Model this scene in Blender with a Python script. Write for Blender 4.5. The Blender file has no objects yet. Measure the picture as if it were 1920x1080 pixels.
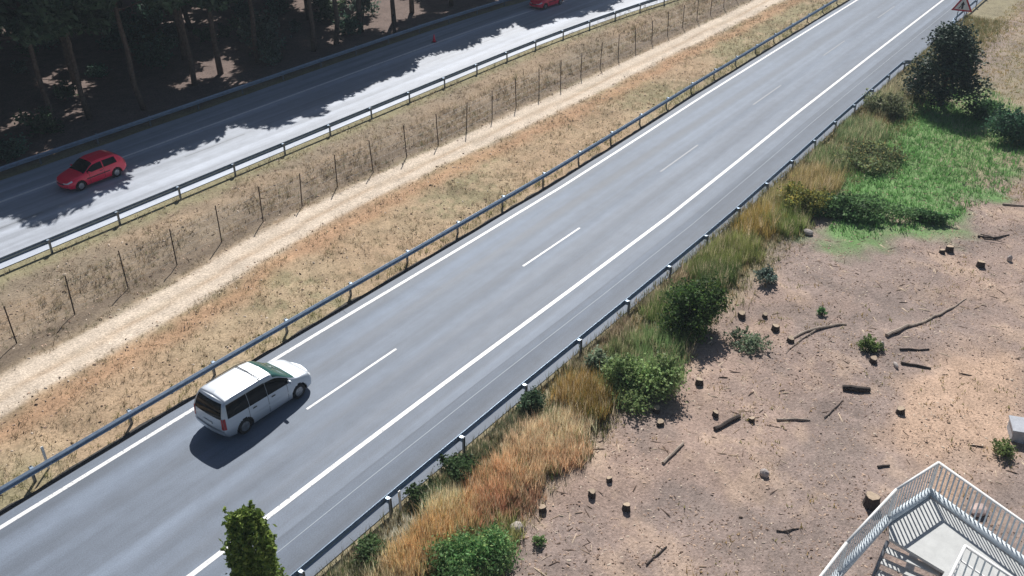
import bpy, math, random
import numpy as np
from mathutils import Vector, Matrix

rng = np.random.default_rng(7)
random.seed(7)
scene = bpy.context.scene
C = scene.collection
PI = math.pi
R = math.radians

# ------------------------------------------------------------------ camera
# World frame: X runs along the roads, Y across them (towards the wood), Z up.
CAM_H = 24.0
PITCH = R(31.0)
HEAD = R(35.84)                        # heading measured from X towards Y
FOC = 1748.0                           # focal length in pixels of the 1920 wide picture
cam = bpy.data.cameras.new('camera'); cam_o = bpy.data.objects.new('camera', cam); C.objects.link(cam_o)
cam.sensor_width = 36.0; cam.lens = 36.0 * FOC / 1920.0
cam.clip_start = 0.1; cam.clip_end = 2000.0
cam_o.location = (0, 0, CAM_H)
fwd = Vector((math.cos(HEAD) * math.cos(PITCH), math.sin(HEAD) * math.cos(PITCH), -math.sin(PITCH)))
cam_o.rotation_euler = fwd.to_track_quat('-Z', 'Y').to_euler()
scene.camera = cam_o

# ------------------------------------------------------------------ light
SUN_AZ = HEAD - R(2.0)
SUN_EL = R(45.5)
world = bpy.data.worlds.new('World'); scene.world = world; world.use_nodes = True
wn = world.node_tree
bg = wn.nodes['Background']; bg.inputs['Strength'].default_value = 0.05
sky = wn.nodes.new('ShaderNodeTexSky'); sky.sky_type = 'NISHITA'; sky.sun_disc = False
sky.sun_elevation = SUN_EL; sky.sun_rotation = PI / 2 - SUN_AZ
wn.links.new(sky.outputs[0], bg.inputs['Color'])
sun = bpy.data.lights.new('sun', 'SUN'); sun.energy = 5.0; sun.angle = R(0.5); sun.color = (1.0, 0.965, 0.92)
sun_o = bpy.data.objects.new('sun', sun); C.objects.link(sun_o)
to_sun = Vector((math.cos(SUN_AZ) * math.cos(SUN_EL), math.sin(SUN_AZ) * math.cos(SUN_EL), math.sin(SUN_EL)))
sun_o.rotation_euler = (-to_sun).to_track_quat('-Z', 'Y').to_euler()
sun_o.location = (40, 30, 60)
scene.view_settings.view_transform = 'Standard'; scene.view_settings.look = 'None'
scene.view_settings.gamma = 1.0; scene.view_settings.exposure = 0.18
scene.view_settings.use_curve_mapping = False

# ------------------------------------------------------------------ helpers
def at(px, py, z=0.0):
    """survey point: where the sight line through a picture position meets height z"""
    dx = (px - 960) / FOC; dy = (540 - py) / FOC
    c, s = math.cos(PITCH), math.sin(PITCH)
    t = (CAM_H - z) / (s - dy * c)
    r, f = dx * t, (c + dy * s) * t
    return (f * math.cos(HEAD) + r * math.sin(HEAD), f * math.sin(HEAD) - r * math.cos(HEAD))

def _hash(ix, iy, seed):
    h = (ix * 374761393 + iy * 668265263 + seed * 1442695041) & 0xFFFFFFFF
    h = ((h ^ (h >> 13)) * 1274126177) & 0xFFFFFFFF
    h = h ^ (h >> 16)
    return (h & 0xFFFF) / 65535.0

def vnoise(x, y, seed=0):
    x = np.asarray(x, float); y = np.asarray(y, float)
    ix = np.floor(x).astype(np.int64); iy = np.floor(y).astype(np.int64)
    fx = x - ix; fy = y - iy
    fx = fx * fx * (3 - 2 * fx); fy = fy * fy * (3 - 2 * fy)
    a = _hash(ix, iy, seed); b = _hash(ix + 1, iy, seed); c = _hash(ix, iy + 1, seed); d = _hash(ix + 1, iy + 1, seed)
    return (a * (1 - fx) + b * fx) * (1 - fy) + (c * (1 - fx) + d * fx) * fy

def fbm(x, y, seed=0, octaves=4):
    v = 0; a = 0.5; t = 0
    for o in range(octaves):
        v = v + a * vnoise(np.asarray(x) * 2 ** o + 17.3 * o, np.asarray(y) * 2 ** o - 9.1 * o, seed + o); t += a; a *= 0.5
    return v / t

def sst(a, b, x):
    t = np.clip((np.asarray(x, float) - a) / (b - a), 0, 1); return t * t * (3 - 2 * t)

def srgb(r, g, b):
    def f(c):
        c /= 255.0
        return c / 12.92 if c <= 0.04045 else ((c + 0.055) / 1.055) ** 2.4
    return np.array([f(r), f(g), f(b)])

def mesh_np(name, verts, faces=None, tris=None, cols=None, smooth=False, mat=None, mats=None, fmat=None):
    me = bpy.data.meshes.new(name)
    if tris is not None:
        n = len(verts); m = len(tris); k = tris.shape[1]
        me.vertices.add(n); me.vertices.foreach_set('co', np.asarray(verts, np.float32).ravel())
        me.loops.add(m * k); me.loops.foreach_set('vertex_index', np.asarray(tris, np.int32).ravel())
        me.polygons.add(m)
        me.polygons.foreach_set('loop_start', np.arange(0, m * k, k, dtype=np.int32))
        me.polygons.foreach_set('loop_total', np.full(m, k, np.int32))
    else:
        me.from_pydata([tuple(map(float, v)) for v in verts], [], [tuple(map(int, f)) for f in faces])
    if cols is not None:
        ca = me.color_attributes.new('Col', 'FLOAT_COLOR', 'POINT')
        c4 = np.ones((len(verts), 4), np.float32); c4[:, :3] = cols
        ca.data.foreach_set('color', c4.ravel())
    for mm in (mats or ([mat] if mat else [])): me.materials.append(mm)
    if fmat is not None: me.polygons.foreach_set('material_index', np.asarray(fmat, np.int32))
    me.update(); me.validate()
    if smooth: me.polygons.foreach_set('use_smooth', np.ones(len(me.polygons), bool))
    return me

def link(name, me, parent=None, loc=None, rot=None, scl=None):
    o = bpy.data.objects.new(name, me); C.objects.link(o)
    if parent is not None: o.parent = parent
    if loc is not None: o.location = loc
    if rot is not None: o.rotation_euler = rot
    if scl is not None: o.scale = scl
    return o

def tag(o, label, cat, group=None):
    o['label'] = label; o['category'] = cat
    if group: o['group'] = group
    return o

def struct(o): o['kind'] = 'structure'; return o
def stuff(o, label=None, cat=None):
    o['kind'] = 'stuff'
    if label: o['label'] = label; o['category'] = cat
    return o

def thing(name, label, cat, loc=(0, 0, 0), rz=0.0, group=None):
    o = bpy.data.objects.new(name, None); C.objects.link(o); o.empty_display_size = 0.3
    o.location = loc; o.rotation_euler = (0, 0, rz)
    return tag(o, label, cat, group)

class MB:
    def __init__(s): s.v = []; s.f = []
    def box(s, x0, x1, y0, y1, z0, z1):
        b = len(s.v)
        s.v += [(x, y, z) for z in (z0, z1) for x, y in ((x0, y0), (x1, y0), (x1, y1), (x0, y1))]
        s.f += [[b + i for i in q] for q in ((3, 2, 1, 0), (4, 5, 6, 7), (0, 1, 5, 4), (1, 2, 6, 5), (2, 3, 7, 6), (3, 0, 4, 7))]
        return s
    def prism(s, poly, z0, z1):
        b = len(s.v); n = len(poly)
        s.v += [(x, y, z0) for x, y in poly] + [(x, y, z1) for x, y in poly]
        s.f += [[b + i for i in range(n)][::-1], [b + n + i for i in range(n)]]
        s.f += [[b + i, b + (i + 1) % n, b + n + (i + 1) % n, b + n + i] for i in range(n)]
        return s
    def tube(s, pts, rad, seg=8, cap=True):
        pts = [Vector(p) for p in pts]
        if not hasattr(rad, '__len__'): rad = [rad] * len(pts)
        b = len(s.v); u = None
        for i, p in enumerate(pts):
            d = (pts[min(i + 1, len(pts) - 1)] - pts[max(i - 1, 0)]).normalized()
            if u is None:
                u = d.orthogonal().normalized()
            else:
                u = (u - d * u.dot(d)).normalized()
            w = d.cross(u)
            for k in range(seg):
                a = 2 * PI * k / seg
                s.v.append(tuple(p + (u * math.cos(a) + w * math.sin(a)) * rad[i]))
        for i in range(len(pts) - 1):
            for k in range(seg):
                s.f.append([b + i * seg + k, b + i * seg + (k + 1) % seg, b + (i + 1) * seg + (k + 1) % seg, b + (i + 1) * seg + k])
        if cap:
            s.f.append([b + k for k in range(seg)][::-1]); e = b + (len(pts) - 1) * seg
            s.f.append([e + k for k in range(seg)])
        return s
    def sweep(s, prof, x0, x1):
        """closed profile of (y,z) swept along x"""
        b = len(s.v); n = len(prof)
        s.v += [(x0, y, z) for y, z in prof] + [(x1, y, z) for y, z in prof]
        s.f += [[b + i, b + (i + 1) % n, b + n + (i + 1) % n, b + n + i] for i in range(n)]
        return s
    def me(s, name, mat, smooth=False): return mesh_np(name, s.v, faces=s.f, mat=mat, smooth=smooth)

# ------------------------------------------------------------------ materials
def new_mat(name):
    m = bpy.data.materials.new(name); m.use_nodes = True
    nt = m.node_tree; return m, nt, nt.nodes['Principled BSDF'], nt.nodes, nt.links

def plain(name, col, rough=0.6, metal=0.0, var=0.15, scale=8.0, bump=0.0, coat=0.0, spec=0.5, trans=0.0):
    m, nt, p, N, L = new_mat(name)
    tc = N.new('ShaderNodeTexCoord'); no = N.new('ShaderNodeTexNoise'); no.inputs['Scale'].default_value = scale
    no.inputs['Detail'].default_value = 5; no.inputs['Roughness'].default_value = 0.65
    L.new(tc.outputs['Object'], no.inputs['Vector'])
    mr = N.new('ShaderNodeMapRange'); mr.inputs['From Min'].default_value = 0.3; mr.inputs['From Max'].default_value = 0.7
    mr.inputs['To Min'].default_value = 1 - var; mr.inputs['To Max'].default_value = 1 + var
    L.new(no.outputs['Fac'], mr.inputs['Value'])
    mx = N.new('ShaderNodeMix'); mx.data_type = 'RGBA'; mx.blend_type = 'MULTIPLY'; mx.inputs['Factor'].default_value = 1
    mx.inputs['A'].default_value = (*col, 1); L.new(mr.outputs['Result'], mx.inputs['B'])
    L.new(mx.outputs['Result'], p.inputs['Base Color'])
    p.inputs['Roughness'].default_value = rough; p.inputs['Metallic'].default_value = metal
    p.inputs['Coat Weight'].default_value = coat; p.inputs['Specular IOR Level'].default_value = spec
    p.inputs['Transmission Weight'].default_value = trans
    if bump:
        bp = N.new('ShaderNodeBump'); bp.inputs['Strength'].default_value = bump; bp.inputs['Distance'].default_value = 0.02
        L.new(no.outputs['Fac'], bp.inputs['Height']); L.new(bp.outputs['Normal'], p.inputs['Normal'])
    return m

def leaf_mat(name, trans=0.3, rough=0.6):
    m, nt, p, N, L = new_mat(name)
    at_ = N.new('ShaderNodeAttribute'); at_.attribute_name = 'Col'
    L.new(at_.outputs['Color'], p.inputs['Base Color']); p.inputs['Roughness'].default_value = rough
    p.inputs['Specular IOR Level'].default_value = 0.25
    tr = N.new('ShaderNodeBsdfTranslucent'); L.new(at_.outputs['Color'], tr.inputs['Color'])
    ms = N.new('ShaderNodeMixShader'); ms.inputs['Fac'].default_value = trans
    L.new(p.outputs[0], ms.inputs[1]); L.new(tr.outputs[0], ms.inputs[2])
    L.new(ms.outputs[0], N['Material Output'].inputs['Surface'])
    return m

def ground_mat():
    m, nt, p, N, L = new_mat('soil')
    a = N.new('ShaderNodeAttribute'); a.attribute_name = 'Col'
    tc = N.new('ShaderNodeTexCoord')
    def noise(sc, det=6, ro=0.7):
        n = N.new('ShaderNodeTexNoise'); n.inputs['Scale'].default_value = sc; n.inputs['Detail'].default_value = det
        n.inputs['Roughness'].default_value = ro; L.new(tc.outputs['Object'], n.inputs['Vector']); return n
    n1 = noise(1.3); n2 = noise(9.0); n3 = noise(0.35, 4)
    def mul(col_out, fac_out, lo, hi, f0=0.3, f1=0.7):
        mr = N.new('ShaderNodeMapRange'); mr.inputs['From Min'].default_value = f0; mr.inputs['From Max'].default_value = f1
        mr.inputs['To Min'].default_value = lo; mr.inputs['To Max'].default_value = hi; L.new(fac_out, mr.inputs['Value'])
        mx = N.new('ShaderNodeMix'); mx.data_type = 'RGBA'; mx.blend_type = 'MULTIPLY'; mx.inputs['Factor'].default_value = 1
        L.new(col_out, mx.inputs['A']); L.new(mr.outputs['Result'], mx.inputs['B']); return mx.outputs['Result']
    c = mul(a.outputs['Color'], n1.outputs['Fac'], 0.84, 1.16)
    c = mul(c, n2.outputs['Fac'], 0.62, 1.38)
    c = mul(c, n3.outputs['Fac'], 0.9, 1.1)
    L.new(c, p.inputs['Base Color']); p.inputs['Roughness'].default_value = 0.95; p.inputs['Specular IOR Level'].default_value = 0.15
    bp = N.new('ShaderNodeBump'); bp.inputs['Strength'].default_value = 0.9; bp.inputs['Distance'].default_value = 0.05
    L.new(n2.outputs['Fac'], bp.inputs['Height']); L.new(bp.outputs['Normal'], p.inputs['Normal'])
    return m

def asphalt_mat(name, base, rough, seed=0.0):
    m, nt, p, N, L = new_mat(name)
    tc = N.new('ShaderNodeTexCoord')
    def noise(sc, sx, sy, det=5, off=0.0):
        mp = N.new('ShaderNodeMapping'); mp.inputs['Scale'].default_value = (sx, sy, 1); mp.inputs['Location'].default_value = (off, off + seed, 0)
        n = N.new('ShaderNodeTexNoise'); n.inputs['Scale'].default_value = sc; n.inputs['Detail'].default_value = det
        n.inputs['Roughness'].default_value = 0.6
        L.new(tc.outputs['Object'], mp.inputs['Vector']); L.new(mp.outputs[0], n.inputs['Vector']); return n
    n_streak = noise(1.0, 0.006, 0.9, 3); n_patch = noise(0.7, 0.10, 1.1, 4, 3.0); n_fine = noise(22, 1, 1, 4); n_mid = noise(1.6, 0.7, 1.0, 6, 7.0)
    wv = N.new('ShaderNodeTexWave'); wv.wave_type = 'BANDS'; wv.bands_direction = 'Y'; wv.inputs['Scale'].default_value = 0.178
    wv.inputs['Distortion'].default_value = 1.6; wv.inputs['Detail'].default_value = 3; wv.inputs['Detail Scale'].default_value = 0.6
    mpw = N.new('ShaderNodeMapping'); mpw.inputs['Scale'].default_value = (0.05, 1, 1); mpw.inputs['Location'].default_value = (0, 0.35, 0)
    L.new(tc.outputs['Object'], mpw.inputs['Vector']); L.new(mpw.outputs[0], wv.inputs['Vector'])
    prev = None
    for n, lo, hi in ((wv, 0.93, 1.08), (n_streak, 0.74, 1.26), (n_patch, 0.80, 1.18), (n_mid, 0.91, 1.09), (n_fine, 0.80, 1.20)):
        mr = N.new('ShaderNodeMapRange'); mr.inputs['From Min'].default_value = 0.3; mr.inputs['From Max'].default_value = 0.7
        mr.inputs['To Min'].default_value = lo; mr.inputs['To Max'].default_value = hi; L.new(n.outputs['Fac'], mr.inputs['Value'])
        mx = N.new('ShaderNodeMix'); mx.data_type = 'RGBA'; mx.blend_type = 'MULTIPLY'; mx.inputs['Factor'].default_value = 1
        if prev is None: mx.inputs['A'].default_value = (*base, 1)
        else: L.new(prev, mx.inputs['A'])
        L.new(mr.outputs['Result'], mx.inputs['B']); prev = mx.outputs['Result']
    L.new(prev, p.inputs['Base Color'])
    mr = N.new('ShaderNodeMapRange'); mr.inputs['From Min'].default_value = 0.3; mr.inputs['From Max'].default_value = 0.7
    mr.inputs['To Min'].default_value = rough - 0.05; mr.inputs['To Max'].default_value = rough + 0.06
    L.new(n_streak.outputs['Fac'], mr.inputs['Value']); L.new(mr.outputs['Result'], p.inputs['Roughness'])
    p.inputs['Specular IOR Level'].default_value = 0.5
    bp = N.new('ShaderNodeBump'); bp.inputs['Strength'].default_value = 0.25; bp.inputs['Distance'].default_value = 0.01
    L.new(n_fine.outputs['Fac'], bp.inputs['Height']); L.new(bp.outputs['Normal'], p.inputs['Normal'])
    return m

def paint_mat(name='road_paint', wear=0.46):
    m, nt, p, N, L = new_mat(name)
    tc = N.new('ShaderNodeTexCoord'); n = N.new('ShaderNodeTexNoise'); n.inputs['Scale'].default_value = 6; n.inputs['Detail'].default_value = 6
    n.inputs['Roughness'].default_value = 0.75
    L.new(tc.outputs['Object'], n.inputs['Vector'])
    cr = N.new('ShaderNodeValToRGB'); cr.color_ramp.elements[0].position = wear - 0.12; cr.color_ramp.elements[1].position = wear
    cr.color_ramp.elements[0].color = (0.22, 0.24, 0.27, 1); cr.color_ramp.elements[1].color = (0.80, 0.80, 0.80, 1)
    L.new(n.outputs['Fac'], cr.inputs[0]); L.new(cr.outputs[0], p.inputs['Base Color']); p.inputs['Roughness'].default_value = 0.55
    return m

M = dict(
    soil=ground_mat(),
    asphalt=asphalt_mat('asphalt', (0.140, 0.172, 0.222), 0.66),
    asphalt_old=asphalt_mat('asphalt_old', (0.370, 0.405, 0.465), 0.62, 5.0),
    shoulder=asphalt_mat('asphalt_shoulder', (0.122, 0.150, 0.194), 0.72, 9.0),
    paint=paint_mat(), paint_worn=paint_mat('worn_road_paint', 0.74), seam=plain('joint_seal', (0.36, 0.41, 0.46), 0.6),
    rail_shade=plain('rail_shade_strip', (0.05, 0.048, 0.047), 0.95, var=0.5, scale=12, bump=0.6),  # near-black: the left guardrail's shadow put into the strip's colour
    galv=plain('galvanised_steel', (0.29, 0.37, 0.47), 0.45, metal=0.6, var=0.18, scale=3),
    galv_dark=plain('weathered_galvanised_steel', (0.27, 0.29, 0.32), 0.5, metal=0.6, var=0.25, scale=5),
    rust=plain('rusty_steel', (0.09, 0.065, 0.05), 0.8, metal=0.2, var=0.3),
    white=plain('white_plastic', (0.75, 0.75, 0.74), 0.5, var=0.08),
    amber=plain('reflector', (0.8, 0.45, 0.05), 0.3),
    leaf=leaf_mat('foliage', 0.42), grass=leaf_mat('dry_grass', 0.5, 0.8), needle=leaf_mat('pine_needles', 0.12),
    bark=plain('pine_bark', (0.105, 0.075, 0.058), 0.95, var=0.5, scale=5, bump=0.9),
    bark_pale=plain('weathered_wood', (0.33, 0.27, 0.22), 0.9, var=0.35, scale=7, bump=0.5),
    bark_dark=plain('dark_wood', (0.055, 0.043, 0.038), 0.95, var=0.5, scale=7, bump=0.7),  # dark wood tone for stumps, dark logs and the roadside post
    cut=plain('cut_wood', (0.42, 0.33, 0.24), 0.9, var=0.25, scale=14),
    stone=plain('pale_stone', (0.46, 0.41, 0.38), 0.9, var=0.25, scale=4, bump=0.5),
    stone_pink=plain('pinkish_stone', (0.52, 0.40, 0.36), 0.9, var=0.2, scale=4, bump=0.5),
    concrete=plain('concrete', (0.42, 0.44, 0.48), 0.85, var=0.15, scale=6, bump=0.2),
    platform=plain('white_painted_steel', (0.60, 0.66, 0.70), 0.45, var=0.12, scale=5),
    platform_floor=plain('pale_deck', (0.50, 0.51, 0.50), 0.7, var=0.12, scale=3),
    van=plain('silver_paint', (0.58, 0.62, 0.67), 0.45, metal=0.65, var=0.015, coat=0.3),
    red=plain('red_paint', (0.92, 0.016, 0.07), 0.3, var=0.02, coat=0.6),
    glass=plain('tinted_glass', (0.005, 0.007, 0.009), 0.08, var=0.0, spec=0.22),
    glass_green=plain('windscreen_glass', (0.035, 0.105, 0.095), 0.12, var=0.0, spec=0.4),
    rubber=plain('rubber', (0.018, 0.018, 0.02), 0.8, var=0.2), black=plain('black_trim', (0.015, 0.015, 0.017), 0.5, var=0.1),
    rim=plain('alloy', (0.42, 0.43, 0.45), 0.35, metal=0.8), tail=plain('tail_lens', (0.42, 0.02, 0.025), 0.2),
    lamp=plain('head_lens', (0.75, 0.78, 0.8), 0.1, spec=0.8), plate=plain('plate_white', (0.78, 0.78, 0.76), 0.4, var=0.03),
    sign_white=plain('sign_white', (0.80, 0.80, 0.80), 0.4, var=0.03), sign_red=plain('sign_red', (0.50, 0.012, 0.04), 0.4, var=0.03),
    ink=plain('sign_black', (0.01, 0.01, 0.012), 0.5),
)

# ------------------------------------------------------------------ road alignment
_DX = np.array([-400, -20, 9, 18, 25, 34, 44, 54, 64, 80, 100, 400.0]); _DY = np.array([.1, .1, .1, .08, .0, -.18, -.32, -.22, -.06, 0, .02, .02])
def dev1(s): return np.interp(s, _DX, _DY)
def dev2(s):
    s = np.asarray(s, float); t = np.clip(s - 60, 0, 45)
    return -0.0024 * t * t - np.clip(s - 105, 0, None) * 0.216
RL, RC, RR = 28.27, 24.5, 21.1          # left edge line, lane line, right edge line
A1_LO, A1_HI = 17.80, 28.80             # asphalt of the near road
A2_LO, A2_HI = 45.95, 56.6              # asphalt of the far road

def strip(name, y0, y1, z, mat, dev, s0=-250.0, s1=330.0, step=2.0, jag=0.0, seed=0, parent=None):
    n = int((s1 - s0) / step) + 1
    s = np.linspace(s0, s1, n); d = dev(s)
    j0 = 0.0; j1 = (fbm(s * 1.3, s * 0 + seed + 5.5, 37, 3) - .5) * jag
    v = np.concatenate([np.stack([s, y0 + d + j0, np.full(n, z)], 1), np.stack([s, y1 + d + j1, np.full(n, z)], 1)])
    i = np.arange(n - 1); q = np.stack([i, i + 1, n + i + 1, n + i], 1)
    return link(name, mesh_np(name, v, tris=q, mat=mat), parent)

# ------------------------------------------------------------------ ground sheet
def height(s, y):
    s = np.asarray(s, float); y = np.asarray(y, float)
    yy1 = y - dev1(s); yy2 = y - dev2(s)
    off = np.maximum(np.minimum(np.abs(yy1 - 23.3) - 5.9, np.abs(yy2 - 51.3) - 5.9), 0)
    m = sst(0.0, 1.6, off)
    trk = track_c(s)
    mt = sst(0.9, 2.0, np.abs(y - trk))
    h = (fbm(s * .22, y * .22, 3, 4) - .5) * 0.55 + (fbm(s * 1.1, y * 1.1, 8, 3) - .5) * 0.16 * (0.3 + 0.7 * mt)
    h = h * (0.55 + 0.45 * mt)
    # shallow swale between track and far road, gentle mound in the wood
    h = h - 0.28 * np.exp(-((y - 40.3) / 1.3) ** 2) + 0.9 * sst(62, 95, yy2) * fbm(s * .05, y * .05, 12, 3)
    return h * m - 0.035
def track_c(s):
    return np.interp(s, [-300, 0, 12, 21, 33, 45, 54, 94, 140, 400], [34.6, 35.0, 35.6, 36.2, 37.4, 37.0, 36.6, 35.7, 34.6, 30])
def hgt(s, y): return float(height(s, y))

xs = np.unique(np.concatenate([np.linspace(-300, -12, 30), np.linspace(-12, 118, 400), np.linspace(118, 340, 45)]))
ys = np.unique(np.concatenate([np.linspace(-260, -12, 30), np.linspace(-12, 64, 240), np.linspace(64, 120, 60), np.linspace(120, 330, 30)]))
GX, GY = np.meshgrid(xs, ys, indexing='ij'); GZ = height(GX, GY)
def soil_color(s, y):
    s = np.asarray(s, float); y = np.asarray(y, float)
    w = fbm(s * .5, y * .5, 21, 4) - .5; w2 = fbm(s * .13, y * .22, 22, 3) - .5; w3 = fbm(s * 2.1, y * 2.1, 23, 3) - .5
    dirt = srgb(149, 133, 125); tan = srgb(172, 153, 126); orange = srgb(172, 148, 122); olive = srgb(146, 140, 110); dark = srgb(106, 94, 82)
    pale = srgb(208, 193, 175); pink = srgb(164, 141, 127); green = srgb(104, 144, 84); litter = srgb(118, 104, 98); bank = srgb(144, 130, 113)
    def L3(a, b, t): return a + (b - a) * np.asarray(t)[..., None]
    base = np.broadcast_to(dirt, s.shape + (3,)).copy()
    # clearing on the near side
    base = L3(base, pink, sst(.02, .3, w2 + .35 * w) * .6); base = L3(base, srgb(122, 112, 106), sst(.04, .2, -w + .6 * w3) * .45)
    base = L3(base, srgb(196, 172, 150), sst(.1, .26, w + .5 * w3) * .4)
    gx, gy = at(1735, 285)
    gd = np.sqrt(((s - gx) / 15) ** 2 + ((y - gy) / 5.6) ** 2) + w * .9
    base = L3(base, green, sst(1.1, .7, gd) * .9)
    far = sst(56, 68, s + 6 * w) * sst(15, 9, y)
    base = L3(base, olive, far * (.55 + .5 * w))
    lx, ly = at(1800, 760); ld = np.sqrt(((s - lx) / 6) ** 2 + ((y - ly) / 2.5) ** 2) + w
    base = L3(base, srgb(200, 170, 145), sst(1.2, .5, ld) * .7)
    base = L3(base, olive, sst(13.2, 15.2, y + 1.5 * w) * .75)
    # strip between the roads
    med = np.broadcast_to(tan, s.shape + (3,)).copy()
    med = L3(med, orange, sst(-.02, .22, w2 + .3 * w) * .8); med = L3(med, olive, sst(.0, .16, -w2 + .5 * w3) * .8)
    med = L3(med, srgb(128, 116, 92), sst(.06, .2, w + .8 * w3) * .5)
    tc_ = track_c(s); dt = y - tc_
    med = L3(med, bank, sst(1.0, 2.0, dt + .5 * w) * .9)
    med = L3(med, dark, np.exp(-((y - (tc_ + 2.6) - 1.2 * w) / 1.1) ** 2) * .75)
    med = L3(med, orange, sst(4.0, 6.0, dt + 2 * w) * sst(.0, .25, w2 + .1) * .45)
    med = L3(med, olive, sst(43.9, 45.0, y - dev2(s) + .8 * w3) * .9)
    med = L3(med, srgb(180, 142, 112), np.exp(-((dt + 2.3 + 1.2 * w) / .8) ** 2) * .7)
    rut = np.exp(-((np.abs(dt + .25 * w) - .72) / .42) ** 2)
    med = L3(med, pale, np.clip(sst(1.45, 1.0, np.abs(dt + .5 * w)) * .7 + rut * .55, 0, 1))
    med = L3(med, srgb(168, 140, 112), np.exp(-((dt + .1 + .25 * w) / .16) ** 2) * .45)
    base = L3(base, med, (y > 23).astype(float))
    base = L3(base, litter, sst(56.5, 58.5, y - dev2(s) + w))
    return base
cols = soil_color(GX, GY)
nx, ny = len(xs), len(ys)
ii, jj = np.meshgrid(np.arange(nx - 1), np.arange(ny - 1), indexing='ij')
q = np.stack([ii * ny + jj, (ii + 1) * ny + jj, (ii + 1) * ny + jj + 1, ii * ny + jj + 1], -1).reshape(-1, 4)
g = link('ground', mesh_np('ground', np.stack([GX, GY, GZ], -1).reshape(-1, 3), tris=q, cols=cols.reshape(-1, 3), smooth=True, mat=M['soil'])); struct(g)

# ------------------------------------------------------------------ roads
road1 = struct(strip('road_near', 20.0, A1_HI, 0.0, M['asphalt'], dev1, jag=0.16))
sh1 = struct(strip('road_shoulder', A1_LO, 20.0, -0.004 + 0.0, M['shoulder'], dev1, jag=0.0))
shade1 = struct(strip('rail_shade_strip', A1_HI - 0.05, A1_HI + 0.30, -0.012, M['rail_shade'], dev1, jag=0.35, step=0.5, seed=3, s0=-60, s1=140))  # painted shadow band of the left guardrail along the asphalt edge
road2 = struct(strip('road_far', A2_LO, A2_HI, 0.0, M['asphalt_old'], dev2, jag=0.2, seed=9))

def marking(name, y, w, dev, s0, s1, mat=None, z=0.005, parent=None):
    return strip(name, y - w / 2, y + w / 2, z, mat or M['paint'], dev, s0, s1, step=min(2.0, max(0.6, (s1 - s0) / 4)), parent=parent)
marking('edge_line', RL, 0.19, dev1, -120, 250, parent=road1)
marking('edge_line', RR, 0.21, dev1, -120, 250, parent=road1)
for k in range(-4, 12):
    e = 25.0 + 14.9 * k
    if k == -1: continue
    marking('lane_dash', RC - (0.10 if k > 0 else 0.0), 0.12, dev1, e - 5.4, e, M['paint_worn'] if k > 1 else None, parent=road1)
marking('joint_line', 19.55, 0.026, dev1, -60, 140, M['seam'], z=0.004, parent=road1)
marking('edge_line', 53.65, 0.22, dev2, -80, 200, parent=road2)
marking('edge_line', 46.75, 0.15, dev2, -80, 200, M['paint_worn'], parent=road2)
for k in range(-3, 10):
    e = 23.4 + 14.9 * k
    marking('lane_dash', 50.4, 0.12, dev2, e - 5.0, e, M['paint_worn'], parent=road2)

# ------------------------------------------------------------------ guardrails
def w_profile(face):
    pts = [(0.0, .44), (0.03, .465), (0.075, .50), (0.075, .535), (0.0, .575), (0.0, .615), (0.075, .655), (0.075, .69), (0.03, .725), (0.0, .75)]
    out = [(y + .0, z) for y, z in pts]; back = [(y - .006, z) for y, z in reversed(pts)]
    return [(face * y, z) for y, z in out + back]
def make_rail_meshes(face, tagname, bm_mat, post_mat):
    b = MB().sweep(w_profile(face), -0.02, 4.14)
    beam = b.me('beam_' + tagname, bm_mat)
    p = MB()
    p.box(-.055, .055, -face * .20 - .006, -face * .20 + .006, -.4, .74)
    p.box(-.055, -.043, -face * .20 - .035, -face * .20 + .035, -.4, .742); p.box(.043, .055, -face * .20 - .035, -face * .20 + .035, -.4, .742)
    post = p.me('post_' + tagname, post_mat)
    s = MB(); y0, y1 = sorted((-face * .165, -face * .004)); s.box(-.05, .05, y0, y1, .50, .70); s.box(-.065, .065, y0, y1, .70, .712)
    block = s.me('block_' + tagname, M['galv'])
    return beam, post, block
def guardrail(name, label, y, face, dev, s0, s1, phase, meshes, step=4.12, ends=True):
    t = thing(name, label, 'guardrail', (0, 0, 0))
    n0 = int(math.ceil((s0 - phase) / step)); n1 = int(math.floor((s1 - phase) / step))
    for k in range(n0, n1 + 1):
        s = phase + k * step; yy = y + float(dev(s)); a = math.atan2(float(dev(s + step) - dev(s)), step)
        link('post', meshes[1], t, (s, yy, -.005 + .012 * math.sin(k * 2.3)), (R(1.0) * math.sin(k * 1.7), R(1.2) * math.sin(k * 3.1), a))
        link('spacer_block', meshes[2], t, (s, yy, 0), (0, 0, a))
        if k < n1:
            link('rail_beam', meshes[0], t, (s, yy, 0.004 * (k % 2)), (0, 0, a))
    if ends:
        for s, sg in ((phase + n0 * step, -1), (phase + n1 * step, 1)):
            e = MB(); yy = y + float(dev(s))
            prof = w_profile(face); m = 6; b = len(e.v); L = len(prof)
            for i in range(m):
                f = i / (m - 1)
                for (py_, pz) in prof:
                    e.v.append((sg * f * 1.1, py_ - face * .45 * f * f, pz - .12 * f * f))
            for i in range(m - 1):
                for j in range(L):
                    e.f.append([i * L + j, i * L + (j + 1) % L, (i + 1) * L + (j + 1) % L, (i + 1) * L + j])
            link('end_terminal', e.me('terminal', M['galv']), t, (s, yy, 0))
    return t
fa = make_rail_meshes(-1, 'a', M['galv'], M['galv_dark']); fb = make_rail_meshes(1, 'b', M['galv'], M['galv_dark'])
rail_l = guardrail('guardrail', 'grey steel guardrail left of the van along the dry grass strip', 29.30, -1, dev1, -30, 150, 10.7, fa)
rail_r = guardrail('guardrail', 'long grey steel guardrail beside the tall weeds, seen from behind', 17.85, 1, dev1, -30, 80.5, 17.2, fb)
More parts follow.
